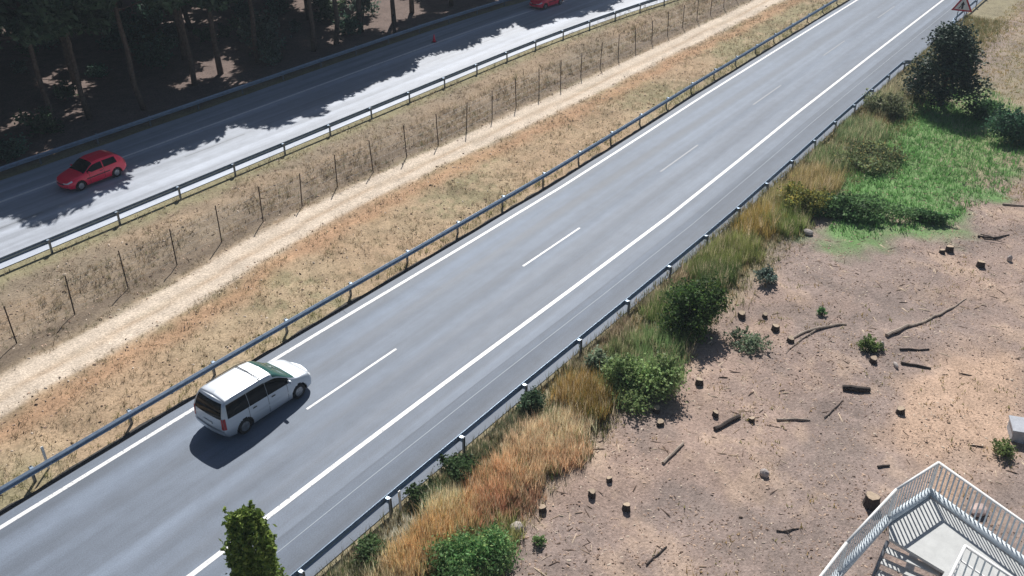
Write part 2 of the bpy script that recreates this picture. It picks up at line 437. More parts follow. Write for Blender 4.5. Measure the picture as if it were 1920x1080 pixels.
rail_r2 = guardrail('guardrail', 'distant guardrail piece by the triangular warning sign', 17.85, 1, dev1, 92, 150, 17.2, fb)
rail_2 = guardrail('guardrail', 'grey guardrail on posts in front of the sunlit far road', 45.65, 1, dev2, -30, 150, 21.0, fb)
rail_3 = guardrail('guardrail', 'shaded bluish guardrail at the foot of the dark wood', 56.8, -1, dev2, -30, 150, 19.0, fa)

# small marker posts on the rails
def delineator(s, y, label):
    t = thing('delineator', label, 'delineator', (s, y, 0), 0)
    link('shaft', MB().box(-.05, .05, -.015, .015, -.3, 1.05).me('delineator_shaft', M['white']), t)
    link('reflector', MB().box(-.056, -.0505, -.011, .011, .80, .98).me('delineator_reflector', M['amber']), t)
    return t
sx, sy = at(722, 945); delineator(sx, 17.48, 'thin white marker post at the lower end of the near guardrail')
delineator(11.4, 29.85, 'thin white marker post behind the left guardrail near the bottom corner')

# ------------------------------------------------------------------ wire fence on the strip
fence = thing('wire_fence', 'thin wire fence on slender dark posts beside the dirt track', 'fence')
fp = MB(); fp.box(-.032, .032, -.006, .006, -.3, 2.15); fp.box(-.006, .006, -.045, .005, -.3, 2.15); fpm = fp.me('fence_post', M['rust'])
def fence_y(s): return float(np.interp(s, [-40, 36, 46, 60, 95, 150], [39.2, 39.25, 38.5, 38.4, 38.2, 36.5]))
fpts = []
for k in range(-12, 40):
    s = 15.4 + 2.95 * k; y = fence_y(s); z = hgt(s, y); fpts.append((s, y, z))
    link('post', fpm, fence, (s, y, z), (R(random.uniform(-2.5, 2.5)), R(random.uniform(-3, 3)), R(random.uniform(-10, 10))), (1, 1, random.uniform(.94, 1.04)))
for hgt_w in (.35, .8, 1.25, 1.7, 1.92):
    link('wire', MB().tube([(s, y - .03, z + hgt_w) for s, y, z in fpts], .0035, 4).me('wire', M['galv_dark']), fence)

# ------------------------------------------------------------------ vehicles
def pchip(x, y, t):
    x = np.asarray(x, float); y = np.asarray(y, float); t = np.asarray(t, float)
    h = np.diff(x); d = np.diff(y, axis=0) / h[:, None]
    m = np.zeros_like(y)
    w1 = (2 * h[1:] + h[:-1])[:, None]; w2 = (h[1:] + 2 * h[:-1])[:, None]
    with np.errstate(divide='ignore', invalid='ignore'):
        mm = (w1 + w2) / (w1 / d[:-1] + w2 / d[1:])
    m[1:-1] = np.where(d[:-1] * d[1:] > 0, mm, 0); m[0] = d[0]; m[-1] = d[-1]
    i = np.clip(np.searchsorted(x, t, side='right') - 1, 0, len(x) - 2)
    u = ((t - x[i]) / h[i])[:, None]; hh = h[i][:, None]
    return (y[i] * (2 * u**3 - 3 * u**2 + 1) + hh * m[i] * (u**3 - 2 * u**2 + u) + y[i + 1] * (-2 * u**3 + 3 * u**2) + hh * m[i + 1] * (u**3 - u**2))

class Shell:
    """car body: stations along x, eight levels from under-centre up the side to the roof centre"""
    def __init__(s, st):
        s.u = np.array([a[0] for a in st]); s.c = np.zeros((len(st), 8, 3))
        for i, (x, y, z, xo) in enumerate(st):
            s.c[i, :, 0] = x + np.array(xo); s.c[i, :, 1] = y; s.c[i, :, 2] = z
    def grid(s, us, vs, side=1):
        a = pchip(s.u, s.c.reshape(len(s.u), -1), us).reshape(len(us), 8, 3)
        b = pchip(np.arange(8.0), a.transpose(1, 0, 2).reshape(8, -1), vs).reshape(len(vs), len(us), 3).transpose(1, 0, 2).copy()
        b[..., 1] *= side; return b
    def cap(s, end, ts, vs, bulge):
        u = s.u[0] if end < 0 else s.u[-1]
        row = s.grid(np.array([u]), vs)[0]
        out = np.zeros((len(ts), len(vs), 3))
        for i, t in enumerate(ts):
            out[i] = row; out[i, :, 1] = row[:, 1] * t; out[i, :, 0] = row[:, 0] + end * bulge * (1 - t * t)
        return out
def grid_faces(n, m, off=0, flip=False):
    i, j = np.meshgrid(np.arange(n - 1), np.arange(m - 1), indexing='ij')
    q = np.stack([i * m + j, (i + 1) * m + j, (i + 1) * m + j + 1, i * m + j + 1], -1).reshape(-1, 4) + off
    return q[:, ::-1] if flip else q
def offset_grid(g, d, ref):
    du = np.gradient(g, axis=0); dv = np.gradient(g, axis=1); n = np.cross(du, dv)
    n /= (np.linalg.norm(n, axis=-1, keepdims=True) + 1e-9)
    s = np.sign((n * (g - ref)).sum(-1, keepdims=True)); s[s == 0] = 1
    return g + n * s * d
def patches(name, grids, mat, d=.007, ref=(0, 0, .8)):
    v = []; f = []; off = 0
    for g in grids:
        h = offset_grid(g, d, np.array(ref)); v.append(h.reshape(-1, 3)); f.append(grid_faces(g.shape[0], g.shape[1], off)); off += g.shape[0] * g.shape[1]
    return mesh_np(name, np.concatenate(v), tris=np.concatenate(f), mat=mat, smooth=True)

def wheel_meshes(r, w):
    t = MB(); prof = [(r * .62, -w / 2), (r * .9, -w / 2), (r, -w * .36), (r, w * .36), (r * .9, w / 2), (r * .62, w / 2)]
    def lathe(mb, prof, seg=28):
        b = len(mb.v); m = len(prof)
        for k in range(seg):
            a = 2 * PI * k / seg
            mb.v += [(p * math.cos(a), y, p * math.sin(a)) for p, y in prof]
        for k in range(seg):
            for j in range(m - 1):
                mb.f.append([b + k * m + j, b + ((k + 1) % seg) * m + j, b + ((k + 1) % seg) * m + j + 1, b + k * m + j + 1])
    lathe(t, prof)
    rm = MB(); lathe(rm, [(r * .62, -w * .46), (r * .58, -w * .30), (r * .16, -w * .34), (.001, -w * .36)])
    lathe(rm, [(r * .62, w * .46), (r * .58, w * .30), (r * .16, w * .34), (.001, w * .36)])
    for k in range(5):
        a = 2 * PI * k / 5; ca, sa = math.cos(a), math.sin(a)
        for y0 in (-w * .44, w * .36):
            b = len(rm.v)
            for (p, q_) in ((r * .12, -.035), (r * .6, -.03), (r * .6, .03), (r * .12, .035)):
                for yy in (y0, y0 + w * .08): rm.v.append((p * ca - q_ * sa, yy, p * sa + q_ * ca))
            rm.f += [[b, b + 2, b + 4, b + 6], [b + 1, b + 7, b + 5, b + 3], [b, b + 1, b + 3, b + 2], [b + 2, b + 3, b + 5, b + 4], [b + 4, b + 5, b + 7, b + 6]]
    return t.me('tyre', M['rubber'], True), rm.me('rim', M['rim'])

def build_car(t, sh, spec, paint):
    U0, U1 = sh.u[0], sh.u[-1]
    us = np.linspace(U0, U1, 130); vs = np.concatenate([np.linspace(0, 2, 7)[:-1], np.linspace(2, 7, 44)])
    V = []; F = []; off = 0
    for side in (1, -1):
        g = sh.grid(us, vs, side); f = grid_faces(*g.shape[:2], off, side < 0)
        c = g.reshape(-1, 3)[f - off].mean(1)
        keep = np.ones(len(f), bool)
        for wx in spec['axles']:
            keep &= ~(((c[:, 0] - wx) ** 2 + (c[:, 2] - spec['wr']) ** 2 < spec['ar'] ** 2) & (np.abs(c[:, 1]) > spec['w'] * .32))
        V.append(g.reshape(-1, 3)); F.append(f[keep]); off += g.shape[0] * g.shape[1]
    for end in (-1, 1):
        g = sh.cap(end, np.linspace(-1, 1, 25), vs, spec['bulge'][0 if end < 0 else 1]); F.append(grid_faces(*g.shape[:2], off, end > 0)); V.append(g.reshape(-1, 3)); off += g.shape[0] * g.shape[1]
    body = link('body', mesh_np('body', np.concatenate(V), tris=np.concatenate(F), mat=paint, smooth=True), t)
    # arch liners + arch lips
    for wx in spec['axles']:
        for side in (1, -1):
            m = MB(); n = 20; b = 0; r = spec['ar'] + .012; yo = spec['w'] / 2 - .005; yi = spec['w'] / 2 - .38
            for k in range(n + 1):
                a = PI * k / n * 1.1 - .05 * PI
                m.v += [(wx + r * math.cos(a), side * yo, spec['wr'] + r * math.sin(a)), (wx + r * math.cos(a), side * yi, spec['wr'] + r * math.sin(a))]
            for k in range(n): m.f.append([2 * k, 2 * k + 1, 2 * k + 3, 2 * k + 2])
            c0 = len(m.v); m.v.append((wx, side * yi, spec['wr']))
            for k in range(n): m.f.append([2 * k + 1, 2 * k + 3, c0])
            link('arch_liner', m.me('arch_liner', M['black']), body)
    link('underbody', MB().box(U0 + .25, U1 - .25, -spec['w'] * .36, spec['w'] * .36, spec['wr'] * .72, .5).me('underbody', M['black']), body)
    ty, rm = wheel_meshes(spec['wr'], .215)
    for wx in spec['axles']:
        for side in (1, -1):
            w = link('wheel', None, t, (wx, side * (spec['w'] / 2 - .125), spec['wr']))
            link('tyre', ty, w); link('rim', rm, w)
    lin = np.linspace
    for (a, b, v0, v1) in spec['side_glass']:
        for side in (1, -1):
            link('side_window', patches('side_window', [sh.grid(lin(a, b, 18), lin(v0, v1, 6), side)], M['glass']), t)
    a, b, v0 = spec['screen']
    link('windscreen', patches('windscreen', [np.concatenate([sh.grid(lin(a, b, 14), lin(v0, 6.999, 14), 1), sh.grid(lin(a, b, 14), lin(6.999, v0, 14), -1)[:, 1:]], 1)], spec.get('screen_mat', M['glass'])), t)
    v0, v1, tw = spec['rear_glass']
    link('rear_window', patches('rear_window', [sh.cap(-1, lin(-tw, tw, 20), lin(v0, v1, 10), spec['bulge'][0])], M['glass'], .01), t)
    for side in (1, -1):
        v0, v1, ul, tl = spec['tail']
        g1 = sh.grid(lin(U0, U0 + ul, 6), lin(v0, v1, 8), side); g2 = sh.cap(-1, lin(tl, 1, 6) * side, lin(v0, v1, 8), spec['bulge'][0])
        link('tail_light', patches('tail_light', [g1, g2], M['tail'], .012), t)
        v0, v1, ul, tl = spec['head']
        g1 = sh.grid(lin(U1 - ul, U1, 6), lin(v0, v1, 6), side); g2 = sh.cap(1, lin(tl, 1, 6) * side, lin(v0, v1, 6), spec['bulge'][1])
        link('headlight', patches('headlight', [g1, g2], M['lamp'], .01), t)
        mz, mx, my = spec['mirror']
        mb = MB(); mb.tube([(mx, side * (my - .1), mz), (mx - .01, side * my, mz + .03), (mx - .02, side * (my + .16), mz + .04)], [.03, .075, .06], 8)
        link('mirror', mb.me('mirror', paint, True), t)
        # door seams, handles, sill strip
        for us_ in spec['seams']:
            link('door_seam', patches('door_seam', [sh.grid(lin(us_, us_ + .018, 2), lin(2.2, 4.05, 14), side)], M['black'], .004), t)
        for us_ in spec['handles']:
            link('door_handle', patches('door_handle', [sh.grid(lin(us_, us_ + .2, 4), lin(3.72, 3.82, 3), side)], M['black'], .014), t)
        link('rub_strip', patches('rub_strip', [sh.grid(lin(spec['axles'][0] + spec['ar'] + .08, spec['axles'][1] - spec['ar'] - .08, 20), lin(3.05, 3.22, 3), side)], spec.get('strip_mat', M['black']), .012), t)
    # bumpers, plate, grille
    link('rear_bumper', patches('rear_bumper', [sh.cap(-1, lin(-1, 1, 22), lin(2.0, 2.85, 6), spec['bulge'][0] + .03)], paint, .02), t)
    zc = spec['plate_z']
    link('number_plate', MB().box(U0 - spec['bulge'][0] - .045, U0 - spec['bulge'][0] - .03, -.26, .26, zc - .055, zc + .055).me('plate', M['plate']), t)
    link('grille', patches('grille', [sh.cap(1, lin(-.55, .55, 10), lin(2.9, 3.7, 6), spec['bulge'][1])], M['black'], .012), t)
    return body

Z8 = [0] * 8
van_st = [
    (-2.36, [0, .74, .86, .91, .89, .76, .66, 0], [.36, .36, .42, .64, 1.03, 1.56, 1.665, 1.70], [.04, .02, 0, -.02, 0, .20, .30, .32]),
    (-2.18, [0, .84, .93, .965, .94, .80, .70, 0], [.26, .26, .33, .62, 1.03, 1.59, 1.70, 1.74], [0, 0, 0, 0, 0, .10, .18, .20]),
    (-1.6, [0, .9, .955, .985, .96, .825, .73, 0], [.2, .2, .28, .6, 1.02, 1.60, 1.72, 1.77], Z8),
    (-0.4, [0, .9, .96, .99, .965, .83, .735, 0], [.2, .2, .27, .6, 1.00, 1.59, 1.72, 1.77], Z8),
    (0.30, [0, .9, .96, .99, .965, .815, .71, 0], [.2, .2, .27, .6, .985, 1.53, 1.66, 1.72], Z8),
    (1.42, [0, .9, .955, .985, .94, .87, .74, 0], [.2, .2, .27, .6, .965, 1.02, 1.05, 1.09], Z8),
    (1.85, [0, .88, .945, .97, .91, .82, .62, 0], [.22, .22, .29, .58, .86, .92, .95, .98], Z8),
    (2.2, [0, .8, .88, .9, .84, .74, .55, 0], [.25, .25, .32, .55, .74, .80, .82, .84], Z8),
    (2.36, [0, .66, .74, .76, .70, .62, .46, 0], [.3, .3, .36, .52, .62, .67, .69, .70], Z8)]
van_st = [(x, y, [z_ if j < 4 else z_ * (1.075 if x < 1 else 1.05) for j, z_ in enumerate(z)], xo) for x, y, z, xo in van_st]
van_sh = Shell(van_st)
van_spec = dict(axles=(-1.42, 1.48), wr=.345, ar=.415, w=1.96, bulge=(.06, .12),
    side_glass=((-2.14, -1.085, 4.06, 4.95), (-1.065, -.155, 4.06, 4.95), (-.135, 1.02, 4.06, 4.90)), screen=(.33, 1.38, 5.10), screen_mat=M['glass_green'],
    rear_glass=(4.08, 5.35, .90), tail=(3.2, 4.15, .10, .88), head=(3.75, 4.7, .22, .55), mirror=(1.12, 1.0, .98), seams=(-1.15, -.16, .86), handles=(-.95, .02),
    plate_z=.80, strip_mat=M['van'])
vs_, vy_ = 18.55, 26.30
van = thing('minivan', 'white minivan with black windows and roof rails driving along the near road', 'minivan', (vs_, vy_, 0.001), R(-1.0))
vb = build_car(van, van_sh, van_spec, M['van']); van.scale = (.97, 1, 1)
for side in (1, -1):
    gr = van_sh.grid(np.linspace(-1.75, .3, 16), np.array([6.0]), side)[:, 0]
    link('roof_rail', MB().tube([(p[0], p[1], p[2] + .05) for p in gr], .018, 6).me('roof_rail', M['black'], True), van)
for xx in (-.25,):
    p = van_sh.grid(np.array([xx]), np.array([6.0]))[0, 0]
    link('roof_bar', MB().tube([(xx, -p[1], p[2] + .055), (xx, 0, p[2] + .085), (xx, p[1], p[2] + .055)], .02, 6).me('roof_bar', M['black']), van)
link('wiper', MB().tube([(1.34, -.5, 1.13), (1.04, .1, 1.40)], .012, 5).me('wiper', M['black']), van)
link('wiper', MB().tube([(1.36, .1, 1.15), (1.12, .6, 1.28)], .012, 5).me('wiper', M['black']), van)
link('rear_wiper', MB().tube([(-2.40, 0, 1.05), (-2.33, -.38, 1.2)], .012, 5).me('rear_wiper', M['black']), van)

hb_st = [
    (-1.95, [0, .62, .74, .79, .76, .64, .52, 0], [.36, .36, .42, .62, .93, 1.30, 1.38, 1.41], [.04, .02, 0, 0, .05, .36, .50, .52]),
    (-1.75, [0, .74, .82, .85, .82, .69, .57, 0], [.26, .26, .32, .6, .93, 1.33, 1.42, 1.45], [0, 0, 0, 0, .03, .28, .40, .42]),
    (-1.2, [0, .78, .85, .875, .85, .71, .60, 0], [.2, .2, .27, .58, .92, 1.36, 1.45, 1.485], [0, 0, 0, 0, 0, .05, .1, .1]),
    (-.3, [0, .78, .85, .875, .85, .70, .60, 0], [.2, .2, .26, .58, .90, 1.36, 1.46, 1.49], Z8),
    (.15, [0, .78, .85, .875, .85, .68, .57, 0], [.2, .2, .26, .58, .89, 1.31, 1.41, 1.45], Z8),
    (.95, [0, .78, .845, .87, .82, .76, .62, 0], [.2, .2, .26, .57, .87, .93, .96, .99], Z8),
    (1.5, [0, .76, .83, .85, .79, .70, .5, 0], [.22, .22, .28, .55, .75, .82, .85, .87], Z8),
    (1.83, [0, .68, .76, .78, .72, .62, .44, 0], [.25, .25, .31, .52, .66, .71, .73, .74], Z8),
    (1.95, [0, .55, .62, .64, .58, .5, .36, 0], [.3, .3, .35, .5, .58, .62, .63, .64], Z8)]
hb_sh = Shell(hb_st)
hb_spec = dict(axles=(-1.2, 1.25), wr=.30, ar=.36, w=1.74, bulge=(.05, .12), side_glass=((-1.35, -.42, 4.10, 4.90), (-.35, .7, 4.10, 4.88)), screen=(.2, .91, 5.16),
    rear_glass=(4.1, 5.4, .88), tail=(3.4, 4.2, .12, .82), head=(3.75, 4.7, .25, .5), mirror=(.95, .62, .86), seams=(-.39, .6), handles=(-.3,), plate_z=.75)
def red_car(label, s, y, rz):
    t = thing('red_car', label, 'car', (s, y, 0.001), rz); build_car(t, hb_sh, hb_spec, M['red']); return t
red_car('red hatchback driving on the shaded far road', 27.7, 52.0, PI + R(0.5))
red_car('distant red car at the top edge where the wood\'s shadow ends', 79.2, 52.9, PI - R(4))

# ------------------------------------------------------------------ steel platform below the camera
PZ = 7.5
plat = thing('steel_platform', 'white steel platform with barred railing and stairs in the bottom right corner', 'platform', (17.0, 0.3, 0))
def PL(p): return (p[0] - 17.0, p[1] - 0.3)
outer = [(20.3, 1.71), (18.72, 2.27), (16.35, 2.66), (13.4, 2.95), (12.4, -1.6), (18.0, -3.3)]
hole = [(18.15, 2.05), (15.2, 2.45), (14.95, .98), (17.85, .72)]
def beam_path(a, b, w, z0, z1, mb, cut=0.0):
    a = Vector(a); b = Vector(b); d = (b - a).normalized(); n = Vector((-d.y, d.x)) * w / 2
    a = a - d * cut; b = b + d * cut
    mb.prism([tuple(p) for p in (a - n, b - n, b + n, a + n)], z0, z1)
# deck: planks laid around the stair opening
deck = MB(); O = [PL(p) for p in outer]
inset = []
cx = sum(p[0] for p in O) / 6; cy = sum(p[1] for p in O) / 6
for p in O: inset.append((cx + (p[0] - cx) * .965, cy + (p[1] - cy) * .965))
hl = [PL(p) for p in hole]
deck.prism([inset[0], inset[1], hl[0], hl[3], inset[5]], PZ - .08, PZ)
deck.prism([hl[3], hl[2], inset[4], inset[5]], PZ - .0802, PZ - .0002)
deck.prism([hl[2], hl[1], inset[2], inset[3], inset[4]], PZ - .0804, PZ - .0004)
link('deck', deck.me('deck', M['platform_floor']), plat)
for i in range(6):
    a, b = O[i], O[(i + 1) % 6]
    m = MB(); m.tube([(a[0], a[1], PZ + .04), (b[0], b[1], PZ + .04)], .105, 12); link('edge_beam', m.me('edge_beam', M['platform'], True), plat)
    m = MB(); m.tube([(a[0], a[1], PZ + 1.0), (b[0], b[1], PZ + 1.0)], .036, 10); link('handrail', m.me('handrail', M['white'], True), plat)
    L = math.dist(a, b); n = int(L / .125)
    bar = MB().box(-.02, .02, -.006, .006, PZ + .08, PZ + .98).me('baluster', M['platform']); ang = math.atan2(b[1] - a[1], b[0] - a[0])
    for k in range(1, n):
        f = k / n; link('baluster', bar, plat, (a[0] + (b[0] - a[0]) * f, a[1] + (b[1] - a[1]) * f, 0), (0, 0, ang))
    link('post', MB().box(a[0] - .03, a[0] + .03, a[1] - .03, a[1] + .03, PZ - .1, PZ + 1.0).me('post', M['white']), plat)
# stair flight going down through the opening
for k in range(13):
    s0 = hl[0][0] - .10 - k * .235; z = PZ - .17 * (k + 1)
    link('tread', MB().box(s0 - .21, s0, hl[3][1] + .08, hl[0][1] - .02, z - .03, z).me('tread', M['platform_floor']), plat)
for yy in (hl[3][1] + .04, hl[0][1] + .02):
    m = MB(); a = Vector((hl[0][0], yy, PZ - .1)); b = Vector((hl[0][0] - 3.2, yy, PZ - 2.4)); m.tube([a, b], .05, 6); link('stringer', m.me('stringer', M['galv_dark']), plat)
# inner guard rail round the opening side
G_ = [PL(p) for p in ((15.0, .62), (17.81, .50), (17.1, -1.5))]
for a, b in ((G_[0], G_[1]), (G_[1], G_[2])):
    for zz, rr in ((PZ + 1.0, .036), (PZ + .55, .022)):
        link('inner_rail', MB().tube([(a[0], a[1], zz), (b[0], b[1], zz)], rr, 8).me('inner_rail', M['white'], True), plat)
    L = math.dist(a, b); n = int(L / .16); ang = math.atan2(b[1] - a[1], b[0] - a[0])
    bar = MB().box(-.018, .018, -.006, .006, PZ + .0, PZ + .985).me('inner_baluster', M['platform'])
    for k in range(0, n + 1):
        f = k / n; link('inner_baluster', bar, plat, (a[0] + (b[0] - a[0]) * f, a[1] + (b[1] - a[1]) * f, 0), (0, 0, ang))
for p in (O[0], O[2], O[3], O[4], O[5]):
    q_ = (cx + (p[0] - cx) * .86, cy + (p[1] - cy) * .86)
    link('column', MB().tube([(q_[0], q_[1], -.3), (q_[0], q_[1], PZ - .09)], .11, 10).me('column', M['galv']), plat)

# ------------------------------------------------------------------ warning sign
sx, sy = 92.0, 16.75
sg = thing('warning_sign', 'triangular red-bordered warning sign at the top right edge', 'road sign', (sx, sy, 0), R(10))
def tri(r): return [(r * math.sin(a), r * math.cos(a)) for a in (0, 2 * PI / 3, 4 * PI / 3)]
def plate(name, poly, x0, x1, mat, parent):
    b = MB(); n = len(poly); b.v = [(x0, -y, z) for y, z in poly] + [(x1, -y, z) for y, z in poly]
    b.f = [list(range(n)), list(range(2 * n - 1, n - 1, -1))] + [[i, n + i, n + (i + 1) % n, (i + 1) % n] for i in range(n)]
    return link(name, b.me(name, mat), parent)
cz = 2.75
pl = lambda pts: [(y, z + cz) for y, z in pts]
plate('panel', pl(tri(1.02)), -.02, .02, M['sign_red'], sg)
plate('white_field', pl(tri(.74)), -.026, -.0205, M['sign_white'], sg)
plate('pictogram', pl([(-.10, -.30), (.06, -.30), (.06, .05), (.15, .05), (-.02, .36), (-.19, .05), (-.10, .05)]), -.031, -.0265, M['ink'], sg)
plate('pictogram', pl([(-.34, -.30), (-.24, -.30), (-.105, -.04), (-.105, .05)]), -.031, -.0265, M['ink'], sg)
for yy in (-.28, .28): link('post', MB().box(.022, .10, yy - .035, yy + .035, -.3, 3.2 if yy else 3).me('post', M['galv']), sg)

# ------------------------------------------------------------------ foliage generators
def leaves(P, size, cols, flat=0.0, long=1.6):
    n = len(P)
    a = rng.normal(size=(n, 3)); a[:, 2] *= (1 - flat); a /= np.linalg.norm(a, axis=1, keepdims=True)
    b = np.cross(a, rng.normal(size=(n, 3))); b /= np.linalg.norm(b, axis=1, keepdims=True) + 1e-9
    s = (np.asarray(size) * rng.uniform(.6, 1.3, n))[:, None]
    v = np.stack([P - a * s * long / 2, P + b * s * .5 + a * s * .1, P + a * s * long / 2, P - b * s * .5 + a * s * .1], 1).reshape(-1, 3)
    q = np.arange(4 * n).reshape(n, 4)
    return v, q, np.repeat(cols, 4, axis=0)
def tint(base, n, var=.25, tip=None, tipf=0.12):
    c = np.asarray(base)[None] * rng.uniform(1 - var, 1 + var, (n, 1)) * rng.uniform(.92, 1.08, (n, 3))
    if tip is not None:
        m = rng.random(n) < tipf; c[m] = np.asarray(tip) * rng.uniform(.8, 1.2, (m.sum(), 1))
    return c
def blob_points(centers, radii, n, shell=.45):
    w = np.array([r[0] * r[1] * r[2] if hasattr(r, '__len__') else r ** 3 for r in radii]) ** .8; w /= w.sum()
    k = rng.choice(len(centers), n, p=w)
    d = rng.normal(size=(n, 3)); d /= np.linalg.norm(d, axis=1, keepdims=True)
    rr = rng.random(n) ** shell
    rad = np.array([r if hasattr(r, '__len__') else (r, r, r) for r in radii])
    return np.array(centers)[k] + d * rr[:, None] * rad[k] * rng.uniform(.9, 1.18, (n, 1)), k

def tree_bits(me_t, me_c, name, label, cat, loc, rz, scl, group=None, kinds=('trunk', 'crown')):
    t = thing(name, label, cat, loc, rz, group); t.scale = scl
    if me_t: link(kinds[0], me_t, t)
    link(kinds[1], me_c, t)
    return t

# ------------------------------------------------------------------ pines of the wood
def pine_meshes(i):
    H = 18.0; tr = MB(); bend = [rng.normal(0, .12, 2) for _ in range(7)]
    pts = []; x = y = 0.0
    for k in range(8):
        pts.append((x, y, -.3 + H * .95 * k / 7)); x += bend[min(k, 6)][0]; y += bend[min(k, 6)][1]
    tr.tube(pts, [.26, .22, .20, .18, .155, .125, .085, .03], 9)
    cen = []; rad = []
    for k in range(22):
        h = H * (.44 + .54 * (k + rng.random()) / 22); f = (h / H - .44) / .56
        r = (3.9 * (1 - f) ** .45 + .5) * rng.uniform(.4, 1.0); a = k * 2.4 + rng.uniform(-.5, .5)
        bx = np.interp(h, [p[2] for p in pts], [p[0] for p in pts]); by = np.interp(h, [p[2] for p in pts], [p[1] for p in pts])
        c = (bx + r * math.cos(a), by + r * math.sin(a), h); cen.append(c); q_ = 1.15 + .75 * (1 - f); rad.append((q_, q_, q_ * .62))
        tr.tube([(bx, by, h - .5), ((bx + c[0]) / 2, (by + c[1]) / 2, h - .2), c], [.06, .045, .015], 5, cap=False)
    cen.append((pts[-1][0], pts[-1][1], H * .97)); rad.append((1.1, 1.1, 1.0))
    for k in range(4):                       # dead lower twigs
        h = H * rng.uniform(.15, .42); a = rng.uniform(0, 6.28); L = rng.uniform(.6, 1.6)
        bx = np.interp(h, [p[2] for p in pts], [p[0] for p in pts]); by = np.interp(h, [p[2] for p in pts], [p[1] for p in pts])
        tr.tube([(bx, by, h), (bx + L * math.cos(a), by + L * math.sin(a), h + .15)], [.03, .01], 4, cap=False)
    P, k = blob_points(cen, rad, 9500, .5)
    v, q, c = leaves(P, .30, tint((.050, .085, .045), len(P), .35), .2, 2.4)
    return tr.me('pine_trunk_%d' % i, M['bark'], True), mesh_np('pine_crown_%d' % i, v, tris=q, cols=c, mat=M['needle'])
pines = [pine_meshes(i) for i in range(5)]
def bush_mesh(name, w, d, h, n, col, leaf, tip=None, var=.3, blobs=9, shell=.4, mat='leaf', long=1.6, tipf=.15):
    cen = []; rad = []
    for k in range(blobs):
        a = rng.uniform(0, 6.28); r = rng.random() ** .6 * .8; zz = rng.uniform(.2, .78)
        cen.append((w / 2 * r * math.cos(a), d / 2 * r * math.sin(a), h * zz)); q_ = rng.uniform(.2, .42)
        rad.append((w / 2 * q_ * 1.1, d / 2 * q_ * 1.1, h * min(q_, zz * .95)))
    P, k = blob_points(cen, rad, n, shell); P[:, 2] = np.maximum(P[:, 2], .02)
    P += rng.normal(0, .035, P.shape) * (1 + 1.6 * (rng.random((n, 1)) < .2)) * np.array([w, d, h]); P[:, 2] = np.maximum(P[:, 2], .02)
    for j in range(blobs * 4):               # shoots poking out of the mass
        b_ = rng.integers(0, blobs); d0 = rng.normal(size=3); d0[2] = abs(d0[2]) + .3; d0 /= np.linalg.norm(d0); m_ = 16
        ii_ = rng.integers(0, n, m_); rb = np.array(rad[b_]); ln = rng.uniform(.9, 1.75)
        P[ii_] = np.array(cen[b_]) + d0 * rb * rng.uniform(.8, ln, (m_, 1)) + rng.normal(0, .03, (m_, 3)); k[ii_] = b_; P[ii_, 2] = np.maximum(P[ii_, 2], .02)
    bt = rng.uniform(.55, 1.4, blobs) * (1.0 if name.startswith('under') else 1.7)
    c = tint(col, n, var, tip, tipf) * bt[k][:, None]
    v, q, c = leaves(P, leaf, c, .1, long)
    return mesh_np(name, v, tris=q, cols=c, mat=M[mat])
def stems_mesh(name, w, d, h, n=7, r=.025):
    m = MB()
    for k in range(n):
        a = rng.uniform(0, 6.28); q_ = rng.uniform(.2, .55)
        m.tube([(0.05 * math.cos(a), .05 * math.sin(a), -.15), (w * q_ * .3 * math.cos(a), d * q_ * .3 * math.sin(a), h * .4), (w * q_ * .6 * math.cos(a), d * q_ * .6 * math.sin(a), h * .75)], [r, r * .7, r * .3], 5, cap=False)
    return m.me(name, M['bark'])

placed = []
def free(s, y, d):
    return all((s - a) ** 2 + (y - b) ** 2 > d * d for a, b in placed)
PL_LABEL = 'tall pine trunk in the dark wood beyond the far road'
for k in range(24):                                    # first row along the road
    s = 2 + k * 4.0 + random.uniform(-1.0, 1.0); y = 60.2 + random.uniform(0, 2.4) + float(dev2(s)); placed.append((s, y))
tries = 0
while len(placed) < 112 and tries < 6000:
    tries += 1
    s = random.uniform(4, 128); y = random.uniform(63, 112)
    if y - float(dev2(s)) < 63.5 or (s > 98 and y < 74): continue
    if free(s, y, 4.8): placed.append((s, y))
ORD = 'first second third fourth fifth sixth seventh eighth ninth tenth eleventh twelfth thirteenth fourteenth fifteenth sixteenth seventeenth eighteenth nineteenth twentieth twenty-first twenty-second twenty-third twenty-fourth'.split()
def in_view(s, y, z=0.3):
    f = (math.cos(HEAD) * s + math.sin(HEAD) * y); rr = math.sin(HEAD) * s - math.cos(HEAD) * y
    dep = f * math.cos(PITCH) + (CAM_H - z) * math.sin(PITCH); up = f * math.sin(PITCH) - (CAM_H - z) * math.cos(PITCH)
    px, py = 960 + FOC * rr / dep, 540 - FOC * up / dep
    return 0 < px < 1920 and 0 < py < 1080
front = sorted([i for i in range(24) if in_view(*placed[i])], key=lambda i: placed[i][0])
for i, (s, y) in enumerate(placed):
    tm, cm = pines[i % 5]; f = random.uniform(.88, 1.10)
    if i < 24: f = random.uniform(.84, .98)
    lab, grp = PL_LABEL, 'pines of the wood beyond the far road'
    if i in front: lab, grp = '%s pine from the left in the row nearest the far road' % ORD[front.index(i)], 'front row pines'
    tree_bits(tm, cm, 'pine_tree', lab, 'tree', (s, y, hgt(s, y)), random.uniform(0, 6.28), (f * random.uniform(.95, 1.1), f * random.uniform(.95, 1.1), f), grp)
under = [(stems_mesh('under_stems%d' % i, 2, 2, 1.8), bush_mesh('under_leaf%d' % i, 2.6, 2.4, 2.0, 1500, c, .16, var=.4)) for i, c in enumerate(((.11, .20, .14), (.14, .19, .15), (.11, .17, .09)))]
pl2 = []
tries = 0
